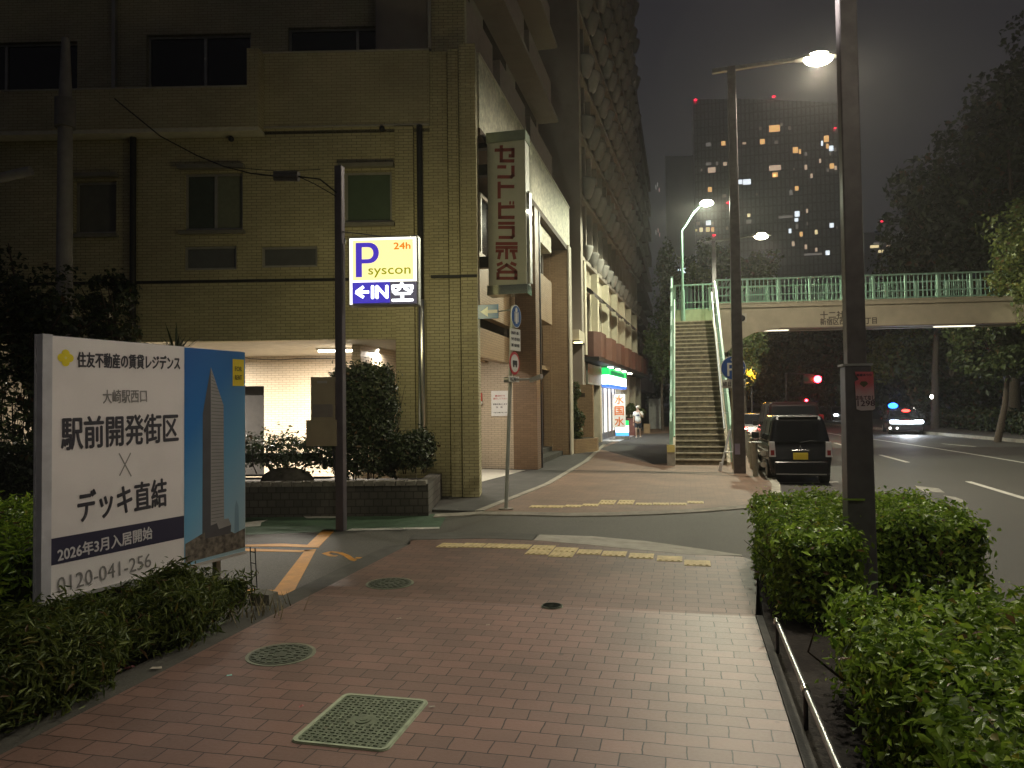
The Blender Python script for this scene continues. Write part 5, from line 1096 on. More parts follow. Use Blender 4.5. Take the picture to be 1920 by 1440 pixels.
# low pipe rail at the edge of the hedge planting
lr = thing('edge_rail', (.74,4,0), 'low dark pipe rail with short posts edging the clipped hedges', 'rail')
mb = MB(); pts = [(.645,-3,.21),(.645,3.5,.21),(.65,5.9,.21)]; mb.tube(pts,.018,10); mb.build('rail', M('rail_steel',(.33,.33,.32),.3,metal=.8,noise=.1), lr)
for yy in (-1.5,.0,1.5,3.0,4.5,5.8):
    mb = MB(); mb.tube([(.645,yy,-.05),(.645,yy,.19)],.013,8); mb.build('post', dark_m, lr)
    mb = MB(); mb.tube([(.645,yy-.035,.21),(.645,yy+.035,.21)],.025,10); mb.build('collar', steel, lr)

# ================================================================== BILLBOARD
BL, BRt = Vector((-5.10,4.99,0)), Vector((-4.69,7.21,0))
bd = (BRt-BL); BW = bd.length; bd.normalize(); BB = facing(BL, bd); BBi = BB.inverted()
def onB(px,py,yl=-.001):
    n = BB.to_3x3() @ Vector((0,1,0)); o = BB @ Vector((0,yl,0)); d = ray(px,py); t=n.dot(o-CAMP)/n.dot(d); q=BBi @ (CAMP+d*t); return q.x,q.z
bill = thing('billboard', (BL+BRt)/2, 'large white and blue rental apartment billboard standing behind the juniper hedge', 'billboard')
zt, zb_ = onB(200,641)[1], onB(400,1048)[1]
zt = 2.47
xs_ = onB(347,800)[0]
mb = MB(BB); mb.box(0,BW,.0,.06,zb_,zt); mb.build('board', M('board_white',(.78,.74,.75),.45,noise=.04,ns=2,stain=.10,sscale=2.5), bill)
mb = MB(BB); mb.box(-.012,.07,-.012,-.0002,zb_,zt+.012); mb.box(-.012,-.0005,-.0001,.06,zb_,zt+.01); mb.box(-.02,BW+.02,.061,.08,zb_-.02,zt+.01); mb.build('board_edge', M('edge_white',(.55,.55,.60),.4,metal=.2), bill)
mb = MB(BB); mb.box(0,BW+.01,-.012,.06,zb_-.03,zb_-.001); mb.build('bottom_trim', M('bright_trim',(.8,.8,.78),.25,metal=.6), bill)
for u in (.25,BW-.3):
    mb = MB(BB); mb.box(u-.03,u+.03,.082,.14,-.3,zt-.1); mb.build('post', grey_metal, bill)
navy = M('navy_print',(.030,.028,.062),.5,noise=0); inkb = M('ink_black',(.045,.043,.058),.5,noise=0); grey_i = M('ink_grey',(.23,.22,.22),.5,noise=0); whp = M('print_white',(.62,.60,.62),.5,noise=0); yel = M('print_yellow',(.75,.62,.02),.5,noise=0)
def bt_(s_, x0,x1,l0,l1,r0,r1, mt, bold=0., parent=bill):
    u0,za = onB(x0,(l0+l1)/2); u1,zb2 = onB(x1,(r0+r1)/2); h = (onB(x0,l0)[1]-onB(x0,l1)[1]+onB(x1,r0)[1]-onB(x1,r1)[1])/2
    text(s_,.2,mt,BB @ facing(((u0+u1)/2,-.0035,(za+zb2)/2),(1,0,(zb2-za)/(u1-u0)*1.0)),'lettering',parent,box=(u1-u0,h),bold=bold,ex=.0008)
bt_('住友不動産の賃貸レジデンス',145,337,659,689,669,693,inkb,.0035)
bt_('大崎駅西口',193,275,731,757,730,754,grey_i,.001)
bt_('駅前開発街区',115,334,781,846,776,826,inkb,.0055)
bt_('デッキ直結',146,312,922,981,896,948,inkb,.0055)
mb = MB(BB)
for pa,pb in (((223,850),(246,893)),((245,849),(224,892))):
    (u0,z0),(u1,z1) = onB(*pa),onB(*pb); d_ = Vector((u1-u0,z1-z0)).normalized(); nn_ = Vector((-d_.y,d_.x))*.006; mb.quad((u0-nn_.x,-.002,z0-nn_.y),(u1-nn_.x,-.002,z1-nn_.y),(u1+nn_.x,-.002,z1+nn_.y),(u0+nn_.x,-.002,z0+nn_.y))
mb.build('cross_mark', grey_i, bill)
def bpoly(px, yl, mt, name):
    mb = MB(BB); pts = [onB(*p) for p in px]; mb.add([(u,yl,z) for u,z in pts],[tuple(range(len(pts)-1,-1,-1))]); return mb.build(name, mt, bill)
ub = [onB(84,1021)[1], onB(84,1071)[1]]; zb0,zb1 = (onB(84,1021)[1]+onB(343,960)[1])/2, (onB(84,1071)[1]+onB(343,1002)[1])/2
mb = MB(BB); mb.box(.0,xs_-.012,-.002,-.0005,zb1,zb0); mb.build('navy_band', navy, bill)
bt_('2026年3月入居開始',108,285,1027,1055,987,1009,whp,.0028)
bt_('0120-041-256',107,283,1083,1114,1037,1062,grey_i,0)
# yellow four-petal mark
u,z = onB(123,671); mb = MB(BB)
for k in range(4):
    w=PI/2*k; cx_,cz_=u+math.cos(w)*.036,z+math.sin(w)*.036; dm=[(cx_+.036*math.cos(t)*(1 if abs(math.cos(2*(t)))<2 else 1),-.0015-.0003*k,cz_+.036*math.sin(t)) for t in np.linspace(0,2*PI,17)[:-1]]; mb.add(dm,[tuple(range(15,-1,-1))])
mb.add([(u-.060,-.003,z),(u,-.003,z-.060),(u+.060,-.003,z),(u,-.003,z+.060)],[(0,1,2,3)]); mk = mb.build('petal_mark', yel, bill)
mb = MB(BB); mb.add([(u-.014,-.0036,z),(u,-.0036,z-.014),(u+.014,-.0036,z),(u,-.0036,z+.014)],[(0,1,2,3)]); mb.build('mark_centre', M('mark_centre',(.75,.68,.25),.5,noise=0), mk)
# printed picture: blue sky fading down, grey high-rise, city strip
def printM(name):
    m = M(name,(.1,.3,.6),.4,noise=0); t_=m.node_tree; N=t_.nodes.new; L=t_.links.new; tcn=N('ShaderNodeTexCoord'); s=N('ShaderNodeSeparateXYZ'); L(tcn.outputs['UV'],s.inputs[0]); r_=N('ShaderNodeValToRGB'); ad=N('ShaderNodeMath'); ad.operation='MULTIPLY_ADD'; ad.inputs[1].default_value=-.5; L(s.outputs[0],ad.inputs[0]); L(s.outputs[1],ad.inputs[2]); mr=N('ShaderNodeMapRange'); mr.inputs[1].default_value=-.35; mr.inputs[2].default_value=1.0; L(ad.outputs[0],mr.inputs[0]); L(mr.outputs[0],r_.inputs[0])
    cr_=r_.color_ramp; cr_.elements[0].position=0; cr_.elements[0].color=(.36,.52,.60,1); cr_.elements[1].position=1; cr_.elements[1].color=(.012,.10,.36,1); e=cr_.elements.new(.38); e.color=(.14,.36,.58,1); e=cr_.elements.new(.68); e.color=(.022,.16,.46,1); L(r_.outputs[0],t_.nodes['Principled BSDF'].inputs['Base Color']); return m
mb = MB(BB); mb.add([(xs_-.01,-.002,zb_+.0),(BW-.004,-.002,zb_+.0),(BW-.004,-.002,zt-.004),(xs_-.01,-.002,zt-.004)],[(0,1,2,3)],uvs=[(0,0),(1,0),(1,1),(0,1)]); mb.build('printed_picture', printM('printed_sky'), bill)
tw_d, tw_l = M('print_tower_dark',(.075,.075,.085),.5,noise=.1), M('print_tower_light',(.30,.29,.29),.5,noise=.08)
bpoly([(395,688),(395,1000),(379,1005),(380,775)],-.003,tw_d,'printed_tower'); bpoly([(395,688),(419,760),(420,975),(395,1000)],-.0031,tw_l,'printed_tower')
mb = MB(BB)
for k in range(46):
    f=k/45; ya=700+f*292; x_r=397+22*min(1,(ya-695)/62); (u0,z0),(u1,z1)=onB(396,ya),onB(x_r,ya+(2-8*(f-.2))) ; mb.quad((u0,-.0038,z0),(u1,-.0038,z1),(u1,-.0038,z1+.005),(u0,-.0038,z0+.005))
mb.build('printed_floor_lines', M('print_line',(.09,.09,.10),.5,noise=0), bill)
city = M('printed_city',(.14,.12,.10),.6,noise=.8,ns=16)
bpoly([(347,1020),(380,1000),(408,985),(440,1000),(459,990),(459,1026),(347,1056)],-.0041,city,'printed_city')
bpoly([(384,990),(420,975),(433,985),(432,1000),(384,1010)],-.0046,tw_d,'printed_podium'); bpoly([(404,975),(428,972),(433,984),(410,992)],-.0049,tw_l,'printed_podium'); bpoly([(440,950),(443,938),(447,950),(448,1000),(439,1003)],-.0036,M('print_far_tower',(.20,.33,.45),.5,noise=.1),'printed_far_tower')
u0,z0 = onB(436,673); u1,z1 = onB(457,724)
mb = MB(BB); mb.box(u0,u1,-.004,-.0022,z1,z0); mb.build('yellow_tag', M('tag_yellow',(.80,.62,.02),.5,noise=0), bill, weld=True)
ol_ = M('tag_olive',(.22,.18,.02),.5,noise=0)
for s_,v in (('FOR',.36),('RENT',.68)): text(s_,.06,ol_,BB @ facing(((u0+u1)/2,-.0055,z0+(z1-z0)*v),(1,0,0)),'lettering',bill,box=((u1-u0)*.6,.05),bold=.001)
# black wire rack behind the billboard
wr = G(475,1105,ZL); wk = thing('wire_rack', (wr.x,wr.y,ZL), 'thin black wire rack standing behind the blue end of the billboard', 'rack')
q0 = AY(462,1020,wr.y+.2); mb = MB(); hgt = q0.z
xa,xb = AY(464,1060,wr.y).x, AY(484,1060,wr.y).x
for xx,oy in ((xa,.05),(xa+.09,0)): mb.tube([(xx,wr.y+oy,hgt),(xx+.12,wr.y-.15+oy,ZL)],.006,5)
for f in (.1,.35,.6,.85): mb.tube([(xa+.12*f,wr.y+.05-.15*f,hgt*(1-f)+ZL*f),(xa+.09+.12*f,wr.y-.15*f,hgt*(1-f)+ZL*f)],.005,5)
mb.build('wire_frame', black_m, wk)
# ================================================================== PLANTS
def hedge(name, label, boxes, n, size, mt, aspect=.5, jitter=.7, group=None, lump=.05, thick=.07, core=.10, stems=30, cat='hedge', rnd=.16, droop=0.):
    x0,y0 = boxes[0][0],boxes[0][2]; t = thing(name, (x0,y0,0), label, cat, group)
    A = [ (b[1]-b[0])*(b[3]-b[2])+2*(b[5]-b[4])*((b[1]-b[0])+(b[3]-b[2])) for b in boxes]; P,N = [],[]
    for b,a in zip(boxes,A):
        p,q = box_cloud(int(n*a/sum(A)), *b, rnd=rnd, lump=lump, thick=thick); P.append(p); N.append(q+np.array([0,0,.35]))
    leaves('foliage', np.concatenate(P), np.concatenate(N), size, mt, t, aspect, jitter, droop=droop)
    mb = MB()
    for b in boxes:
        for k in range(max(3,int(stems*a/sum(A)))):
            x,y = RNG.uniform(b[0]+.1,b[1]-.1),RNG.uniform(b[2]+.1,b[3]-.1); h=b[5]-b[4]
            pts=[Vector((x,y,b[4]-.02))]
            for j in range(3): pts.append(pts[-1]+Vector((RNG.normal(0,.07),RNG.normal(0,.07),h*.28)))
            mb.tube(pts,[.012,.010,.007,.004],5)
            pts2=[pts[1]]; 
            for j in range(2): pts2.append(pts2[-1]+Vector((RNG.normal(0,.12),RNG.normal(0,.12),h*.25)))
            mb.tube(pts2,[.008,.006,.003],4)
    mb.build('stems', twig, t)
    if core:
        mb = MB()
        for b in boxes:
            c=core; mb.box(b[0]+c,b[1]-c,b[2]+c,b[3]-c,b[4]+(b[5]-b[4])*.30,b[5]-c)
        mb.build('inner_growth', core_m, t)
    return t
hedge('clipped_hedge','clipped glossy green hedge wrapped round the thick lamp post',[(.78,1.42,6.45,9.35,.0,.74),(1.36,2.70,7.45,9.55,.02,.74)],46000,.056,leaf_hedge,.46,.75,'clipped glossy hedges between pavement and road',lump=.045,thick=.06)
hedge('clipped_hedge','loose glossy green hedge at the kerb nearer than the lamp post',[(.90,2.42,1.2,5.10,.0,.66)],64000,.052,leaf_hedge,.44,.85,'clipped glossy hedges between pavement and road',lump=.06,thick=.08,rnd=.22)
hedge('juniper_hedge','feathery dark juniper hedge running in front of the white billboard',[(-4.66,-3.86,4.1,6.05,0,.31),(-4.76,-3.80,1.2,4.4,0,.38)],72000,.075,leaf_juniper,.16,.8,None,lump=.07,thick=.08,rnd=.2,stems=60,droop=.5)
hedge('green_hedge','soft green hedge behind the left edge of the billboard',[(-9.5,-5.4,4.9,7.6,0,.72)],22000,.08,leaf_hedge,.25,.8,None,lump=.06)
def fl3(px,py,yl):
    x,z = floc(px,py,yl); return FR @ Vector((x,yl,0)), z, x
def fbox(xa,xb,ya,yb,za,zb): return (xa,xb,ya,yb,za,zb)
def fhedge(name,label,boxes,n,size,mt,**k):
    t = hedge(name,label,boxes,n,size,mt,**k)
    for c in t.children: c.data.transform(FR); 
    t.location = FR @ Vector(t.location)
    for c in t.children: c.matrix_parent_inverse = Matrix.Translation(t.location).inverted()
    return t
xa,xb = floc(450,850,-1.3)[0],floc(630,850,-1.3)[0]
fhedge('planter_hedge','dark low hedge over the boulder in the stone planter, under the lit garage',[(xa-3.5,xb,-1.7,-.9,.66,1.28)],9000,.075,leaf_dark,core=.28,thick=.12,lump=.09,stems=14)
xa,xb = floc(632,700,-1.2)[0],floc(742,700,-1.2)[0]
fhedge('columnar_conifer','tall dark columnar evergreen standing in the stone planter before the garage lamp',[(xa,xb,-1.7,-.75,.50,2.62)],15000,.07,leaf_dark,core=.12,lump=.06,rnd=.3,thick=.08,stems=10,cat='shrub')
xc,xd = floc(744,850,-1.3)[0],floc(806,850,-1.3)[0]
fhedge('round_shrub','dark rounded shrub at the right end of the stone planter',[(xc-.05,xd,-1.75,-.8,.62,1.34)],7000,.07,leaf_dark,core=.16,lump=.05,rnd=.3,stems=8,cat='shrub')
def stemmed(label, px, py, yl, h, w, n, mt, size=.1, cat='bush', name='leafy_bush'):
    b,z,x = fl3(px,py,yl); return b
# yucca
b,z,x = fl3(330,580,-1.5); yt = thing('yucca', (b.x,b.y,.4), 'spiky dark yucca plant rising above the billboard top', 'plant')
mb = MB(); mb.tube([(b.x,b.y,.4),(b.x+.05,b.y,1.5),(b.x,b.y,2.7)],[.10,.09,.07],10); mb.build('trunk', bark, yt)
mb = MB()
for k in range(150):
    top = 2.75 if k<105 else 2.1; th = RNG.uniform(0,2*PI); el = RNG.uniform(-.7,1.5); L = RNG.uniform(.5,.85); w=.022
    d = Vector((math.cos(th)*math.cos(el),math.sin(th)*math.cos(el),math.sin(el))); s = d.cross(Vector((0,0,1))).normalized()*w
    p0=Vector((b.x,b.y,top+RNG.uniform(-.25,.15))); p1=p0+d*L*.6; p2=p0+d*L-Vector((0,0,.10*L))
    mb.add([p0-s,p0+s,p1+s,p1-s,p2],[(0,1,2,3),(3,2,4)])
mb.build('leaves', leaf_dark, yt)
def tree(label, base, crowns, n, size, mt, trunk=.18, group='trees along the street', name='tree', h0=None, clumps=30, aspect=.6):
    t = thing(name, base, label, 'tree', group); B = Vector(base)
    mb = MB(); top = Vector(crowns[0][0]); zt_ = top.z-crowns[0][1][2]*.2
    pts = [B+Vector((0,0,-.1)), B.lerp(Vector((top.x,top.y,zt_)),.35)+Vector((RNG.normal(0,.1),RNG.normal(0,.1),0)), Vector((top.x,top.y,zt_))]
    mb.tube(pts,[trunk,trunk*.75,trunk*.3],10); mb.build('trunk', bark, t)
    mb = MB()
    for c,r in crowns:
        c = Vector(c)
        for k in range(5):
            d = Vector((RNG.normal(0,.45)*r[0],RNG.normal(0,.45)*r[1],RNG.uniform(-.2,.6)*r[2])); s = pts[1].lerp(pts[2],RNG.uniform(.2,.9)); mb.tube([s,s.lerp(c+d,.5)+Vector((0,0,.2)),c+d],[trunk*.4,trunk*.25,trunk*.08],6)
    mb.build('branches', bark, t)
    P,N = [],[]
    for c,r in crowns:
        p,q = ell_cloud(int(n*np.prod(r)**.67/sum(np.prod(rr)**.67 for _,rr in crowns)), c, r, clumps=clumps); P.append(p); N.append(q)
    leaves('crown', np.concatenate(P), np.concatenate(N), size, mt, t, aspect, .8); return t
# dark trees before the garage at far left
b,z,x = fl3(60,600,-1.8)
tree('broad dark tree at the left edge in front of the olive facade', (b.x,b.y,.4), [((b.x-.3,b.y,3.5),(1.3,1.0,1.2)),((b.x-1.5,b.y-.3,4.4),(1.0,.9,1.0)),((b.x+.9,b.y+.1,3.1),(.9,.8,.8))], 11000,.10,leaf_dark,.12,None)
b,z,x = fl3(245,560,-1.6)
tree('narrow dark tree between the utility pole and the yucca', (b.x,b.y,.4), [((b.x-.3,b.y,2.8),(.75,.7,1.0)),((b.x-.5,b.y,3.9),(.5,.5,.6))], 4500,.10,leaf_dark,.09,None)
b,z,x = fl3(40,760,-1.9)
hedge('thin_bush','thin leafy bush letting the garage light through beside the billboard',[(b.x-1.2,b.x+.9,b.y-.6,b.y+.4,.5,3.0)],5200,.12,leaf_dark,core=0,thick=.22,lump=.16,stems=26,rnd=.5,cat='bush')
b,z,x = fl3(40,880,-2.6)
hedge('low_bush','low dark bush at the foot of the stone planter left of the billboard',[(b.x-1.5,b.x+1.0,b.y-.5,b.y+.3,0,1.25)],5000,.10,leaf_dark,core=.15,thick=.1,stems=10,cat='bush')
# dry tuft at the corner of the bed
p = G(470,1150); tt = thing('dry_tuft',(p.x,p.y,0),'pale dry grass tuft and rubble at the end of the juniper hedge','plant')
mb = MB()
for k in range(90):
    th=RNG.uniform(0,2*PI); q=Vector((p.x+RNG.normal(0,.16),p.y+RNG.normal(0,.2),0)); d=Vector((math.cos(th)*.5,math.sin(th)*.5,1)).normalized()*RNG.uniform(.08,.22); s=Vector((-math.sin(th),math.cos(th),0))*.006; mb.add([q-s,q+s,q+d],[(0,1,2)])
mb.build('blades', M('dry_grass',(.26,.22,.12),.8,noise=.3), tt)
mb = MB(); mb.hexa([(p.x-.22,p.y+.3,-.02),(p.x+.02,p.y+.28,-.02),(p.x+.04,p.y+.44,-.02),(p.x-.2,p.y+.46,-.02),(p.x-.2,p.y+.31,.10),(p.x+.0,p.y+.3,.085),(p.x+.02,p.y+.42,.09),(p.x-.18,p.y+.44,.11)]); mb.build('stone', M('pale_stone',(.15,.145,.12),.9,noise=.3,bump=1,bs=20), tt)
# bush in the brick planter and round bush near the shop
def bushy(name,label,c,r,n,size,mt,trunk_z,cat='bush'):
    t = thing(name,(c[0],c[1],trunk_z),label,cat); p,q = ell_cloud(n,c,r,clumps=16); leaves('foliage',p,q,size,mt,t,.6,.8)
    mb=MB(); mb.tube([(c[0],c[1],trunk_z),(c[0],c[1],c[2])],.04,6); [mb.tube([(c[0],c[1],trunk_z+.2),(c[0]+RNG.normal(0,.4)*r[0],c[1]+RNG.normal(0,.4)*r[1],c[2]+RNG.normal(0,.3)*r[2])],.015,5) for k in range(6)]; mb.build('stems',twig,t); return t
p = AY(1075,785,28.6); bushy('planter_bush','leafy green bush growing out of the tan brick planter',(p.x-.05,28.6,1.62),(.50,.45,.95),4200,.11,leaf_tree,.5)
p = AY(1072,824,28.4); bushy('planter_shrub','small low shrub under the leafy bush in the tan brick planter',(p.x,28.4,.68),(.42,.4,.26),1600,.08,leaf_tree,.5)
p = AY(1179,777,45.5); bushy('round_bush','rounded clipped bush beside the shop doorway behind the standing sign',(p.x,45.5,p.z),(.85,.8,.62),3500,.12,leaf_tree,0)
bx_ = AY(1210,790,47); fbx = thing('cardboard_box',(bx_.x,47,0),'small tan box left on the pavement behind the walking person','box'); mb=MB(); mb.box(bx_.x-.1,bx_.x+.28,46.9,47.3,0,.55); mb.box(bx_.x-.11,bx_.x+.29,46.89,47.31,.55,.58); mb.build('carton',M('carton',(.35,.25,.15),.8),fbx)
kb = AY(1192,795,43.4); kbx = thing('brown_stand',(kb.x-.2,43.4,0),'dark red waist-high stand beside the glowing standing sign','stand'); mb=MB(); mb.box(kb.x-.45,kb.x-.05,43.2,43.6,0,.95); mb.box(kb.x-.5,kb.x,43.15,43.65,.951,1.0); mb.build('stand_body',M('dull_red',(.16,.06,.05),.6),kbx)
# far left side greenery and clutter behind the stairs
p = AY(1240,640,52); tree('slim dark tree behind the mint green stair screen', (p.x,52,0), [((p.x,52,6.4),(1.5,1.5,3.4)),((p.x+.4,52,10.5),(1.1,1.1,2.4))], 9000,.2,leaf_tree,.12)
bxx = AY(1230,790,55); ub_ = thing('utility_cabinet',(bxx.x,55,0),'pale street cabinet standing at the end of the pavement behind the stairs','cabinet'); mb=MB(); mb.box(bxx.x-.5,bxx.x+.5,54.9,55.6,0,2.2); mb.box(bxx.x-.02,bxx.x+.01,54.885,54.899,.15,2.1); mb.build('cabinet_body',M('cabinet_grey',(.28,.28,.26),.6),ub_)
# trees across and along the road
def T(label, crowns_px, base_px_Y, n, size, mt, trunk=.22):
    cr_ = []
    for px,py,Y,r in crowns_px: q=AY(px,py,Y); cr_.append(((q.x,q.y,q.z),r))
    px,Y = base_px_Y; q=AY(px,760,Y); return tree(label,(q.x,Y,0),cr_,n,size,mt,trunk)
T('huge dark tree filling the right edge above the footbridge',[(1900,340,44,(5.5,4.5,5.2)),(1980,230,45,(5,4.5,5.5)),(1800,430,46,(3.6,3.5,3.8))],(1900,46),30000,.34,leaf_dark,.4)
T('dark tree whose rounded crown reaches the footbridge railing',[(1760,470,52,(3.6,3,3.8)),(1735,560,52,(3.4,3,3.4))],(1752,52),15000,.3,leaf_dark,.26)
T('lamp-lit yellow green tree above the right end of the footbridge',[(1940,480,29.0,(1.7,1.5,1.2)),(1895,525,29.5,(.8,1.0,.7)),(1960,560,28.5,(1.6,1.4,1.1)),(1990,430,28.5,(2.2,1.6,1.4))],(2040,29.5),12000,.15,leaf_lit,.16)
T('tree with lit lower leaves hanging under the footbridge at the right edge',[(1895,625,37,(2.2,2,1.0)),(1870,680,38,(2.0,1.8,.8)),(1925,655,36,(2.0,1.8,1.2))],(1868,38),9000,.2,leaf_tree,.16)
T('tree with patchy leaves coloured as lamp-lit just under the footbridge girder',[(1690,650,62,(2.6,2.4,1.3)),(1650,690,63,(2.4,2,1.1)),(1730,640,62,(2.4,2,1.6))],(1722,62),9000,.26,leaf_lit,.2)
T('dark tree standing behind the white post lamp',[(1780,680,55,(3.6,3,3.0)),(1840,640,56,(3,3,3))],(1795,55),12000,.3,leaf_dark,.25)
T('dark tree in the gap behind the red traffic signal',[(1560,660,84,(4.5,3.5,4.5)),(1480,660,88,(4.2,3.5,4.2))],(1560,84),14000,.4,leaf_dark,.3)
T('far dark tree closing the end of the road',[(1500,690,128,(7,4,5.5)),(1440,690,125,(5,4,5.5))],(1490,128),12000,.55,leaf_dark,.3)
T('small tree behind the pier of the footbridge lit by the orange lamp',[(1400,660,44,(1.0,.9,1.5)),(1420,640,45,(.9,.9,1.2)),(1404,712,42.9,(.42,.35,.85)),(1412,702,42.7,(.35,.3,.5))],(1398,44),9000,.17,leaf_tree,.12)
T('leafy tree rising above the footbridge railing beside the lamp post',[(1340,497,62,(2.6,2.2,1.9)),(1415,507,62,(2.0,2,1.5))],(1370,62),10000,.26,leaf_tree,.25)
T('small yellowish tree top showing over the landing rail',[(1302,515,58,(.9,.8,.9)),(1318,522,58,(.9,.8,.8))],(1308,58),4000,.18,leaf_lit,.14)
for k,(px,Y) in enumerate(((1690,58),(1712,60),(1760,50),(1850,47),(1907,42))):
    pass
mb_ = None
P_,N_ = [],[]
p,q = box_cloud(26000, -16,44,150,170,0,17, rnd=4, lump=1.6, thick=1.2, freq=.35); p2,q2 = box_cloud(26000, 17,60,66,130,0,12, rnd=4, lump=1.5, thick=1.4, freq=.4)
kind(leaves('woods', np.concatenate([p,p2]), np.concatenate([q,q2]), .75, leaf_dark, None, .6, .8), 'stuff')
rh = hedge('roadside_hedge','long low dark hedge along the far pavement behind the vehicle with blue beacon',[(16.6,19,33,62,0,1.15)],14000,.2,leaf_dark,core=.2,thick=.15,lump=.1,stems=20,rnd=.4)

# ================================================================== VEHICLES
def car(name, label, x, y, heading, Lg, Wd, H, paint, kind_='wagon', lit=False, cat='car', group=None, front=False, zr=ZR, belt=.98, plate=None):
    """local frame: +x right, +y forward, rear bumper at y=0"""
    t = thing(name,(x,y,zr),label,cat,group); F_ = Matrix.Translation((x,y,zr)) @ Matrix.Rotation(heading,4,'Z'); w=Wd/2; g=.20
    if kind_ == 'sedan': low=[(.02,g),(0,.55),(.10,.92),(.75,belt),(Lg-1.15,belt-.03),(Lg-.15,.78),(Lg,.55),(Lg-.03,g)]; up_=[(.62,belt-.01),(1.25,H-.03),(1.6,H),(2.5,H),(Lg-1.25,belt-.04)]
    else: low=[(.03,g),(0,.40),(.01,.60),(.07,belt),(Lg-.80,belt+.02),(Lg-.06,belt-.14),(Lg,.55),(Lg-.03,g)]; up_=[(.07,belt-.005),(.12,belt+.12),(.24,H-.10),(.36,H-.015),(.6,H),(Lg-1.45,H-.01),(Lg-1.25,H-.07),(Lg-.78,belt)]
    wz = lambda z: w if z<=belt else w-(z-belt)/(H-belt)*.13
    mb = MB(F_); n=len(low); ww=lambda z: w-.05*max(0,(.45-z)/.25)
    V=[(-ww(z),yy,z) for yy,z in low]+[(ww(z),yy,z) for yy,z in low]; mb.add(V,[tuple(range(n-1,-1,-1)),tuple(range(n,2*n))]+[(i,(i+1)%n,n+(i+1)%n,n+i) for i in range(n)])
    m_=len(up_); V=[(-wz(z)+.012,yy,z) for yy,z in up_]+[(wz(z)-.012,yy,z) for yy,z in up_]; mb.add(V,[tuple(range(m_-1,-1,-1)),tuple(range(m_,2*m_))]+[(i,(i+1)%m_,m_+(i+1)%m_,m_+i) for i in range(m_)])
    body = mb.build('body', paint, t, weld=True, bevel=.085)
    def rearY(z):
        P=[p for p in up_ if p[0]<Lg*.45]
        for a,b in zip(P,P[1:]):
            if a[1]<=z<=b[1]: return a[0]+(b[0]-a[0])*(z-a[1])/(b[1]-a[1]+1e-6)
        return P[-1][0]
    z0,z1 = belt+.05, H-.14
    if kind_=='sedan': z1=H-.06
    mb = MB(F_); xs0,xs1=wz(z0)-.10,wz(z1)-.13
    mid=(z0+z1)/2
    rw=[(-xs0,rearY(z0)-.012,z0),(xs0,rearY(z0)-.012,z0),((xs0+xs1)/2+.01,rearY(mid)-.014,mid),(xs1,rearY(z1)-.012,z1),(-xs1,rearY(z1)-.012,z1),(-(xs0+xs1)/2-.01,rearY(mid)-.014,mid)]
    mb.add(rw,[(0,1,2,5),(5,2,3,4)]); mb.build('rear_window', glass_d, t)
    fy=Lg-.8 if kind_!='sedan' else Lg-1.25; ty=Lg-1.32 if kind_!='sedan' else 2.6
    mb = MB(F_); e=.014; mb.add([(-wz(belt)+.1,fy-.02+e,belt+.06),(wz(belt)-.1,fy-.02+e,belt+.06),(wz(H)-.06,ty+e+.02,H-.09),(-wz(H)+.06,ty+e+.02,H-.09)],[(1,0,3,2)]); mb.build('windscreen', glass_d, t)
    for s in (-1,1):
        mb = MB(F_); ya=.42 if kind_!='sedan' else 1.1; yb=fy-.18; seg=[(ya,ya+(yb-ya)*.40),(ya+(yb-ya)*.44,yb)]
        for a_,b_ in seg:
            zt_=H-.13; bt=(b_-.28 if b_==yb else b_); at=a_+.06 if a_==ya else a_
            q=[(s*(wz(belt+.05)+.002),a_,belt+.05),(s*(wz(belt+.05)+.002),b_,belt+.05),(s*(wz(zt_)+.002),bt,zt_),(s*(wz(zt_)+.002),at,zt_)]
            mb.add(q,[(0,1,2,3) if s>0 else (3,2,1,0)])
        mb.build('side_window', glass_d, t)
        for yy in (.62,Lg-.68):
            mb = MB(F_); mb.disc((s*(w-.19),yy,.29),(s,0,0),.29,.19,22); wh = mb.build('wheel', M('tyre',(.02,.02,.02),.8) if 'tyre' not in MATS else MATS['tyre'], t)
            mb = MB(F_); mb.disc((s*w,yy,.29),(s,0,0),.18,.008,18); mb.build('rim', grey_metal, wh)
        mb = MB(F_); mb.box(s*(w+.02),s*(w+.20),Lg-1.25,Lg-1.13,belt+.03,belt+.20); mb.build('mirror', black_m, t, weld=True, bevel=.02)
    return t,F_,w
kp_ = M('black_car_paint',(.004,.0045,.008),.25,noise=0,spec=.3,coat=.35); rp_ = M('dark_red_car_paint',(.022,.006,.007),.22,noise=0,spec=.3,coat=.5); sp2 = M('silver_car_paint',(.30,.30,.31),.25,metal=.6,noise=0,coat=1.0)
lens_c = M('clear_lens',(.80,.80,.82),.12,noise=.05,spec=.8,coat=1.0); lens_r = M('red_lens',(.28,.015,.02),.15,noise=0,coat=1.0)
kc = AY(1501,850,18.6)
t,F_,w = car('kei_car','glossy black boxy compact car parked at the kerb with a yellow number plate',kc.x,18.6,rad(0),3.35,1.42,1.64,kp_,belt=.98)
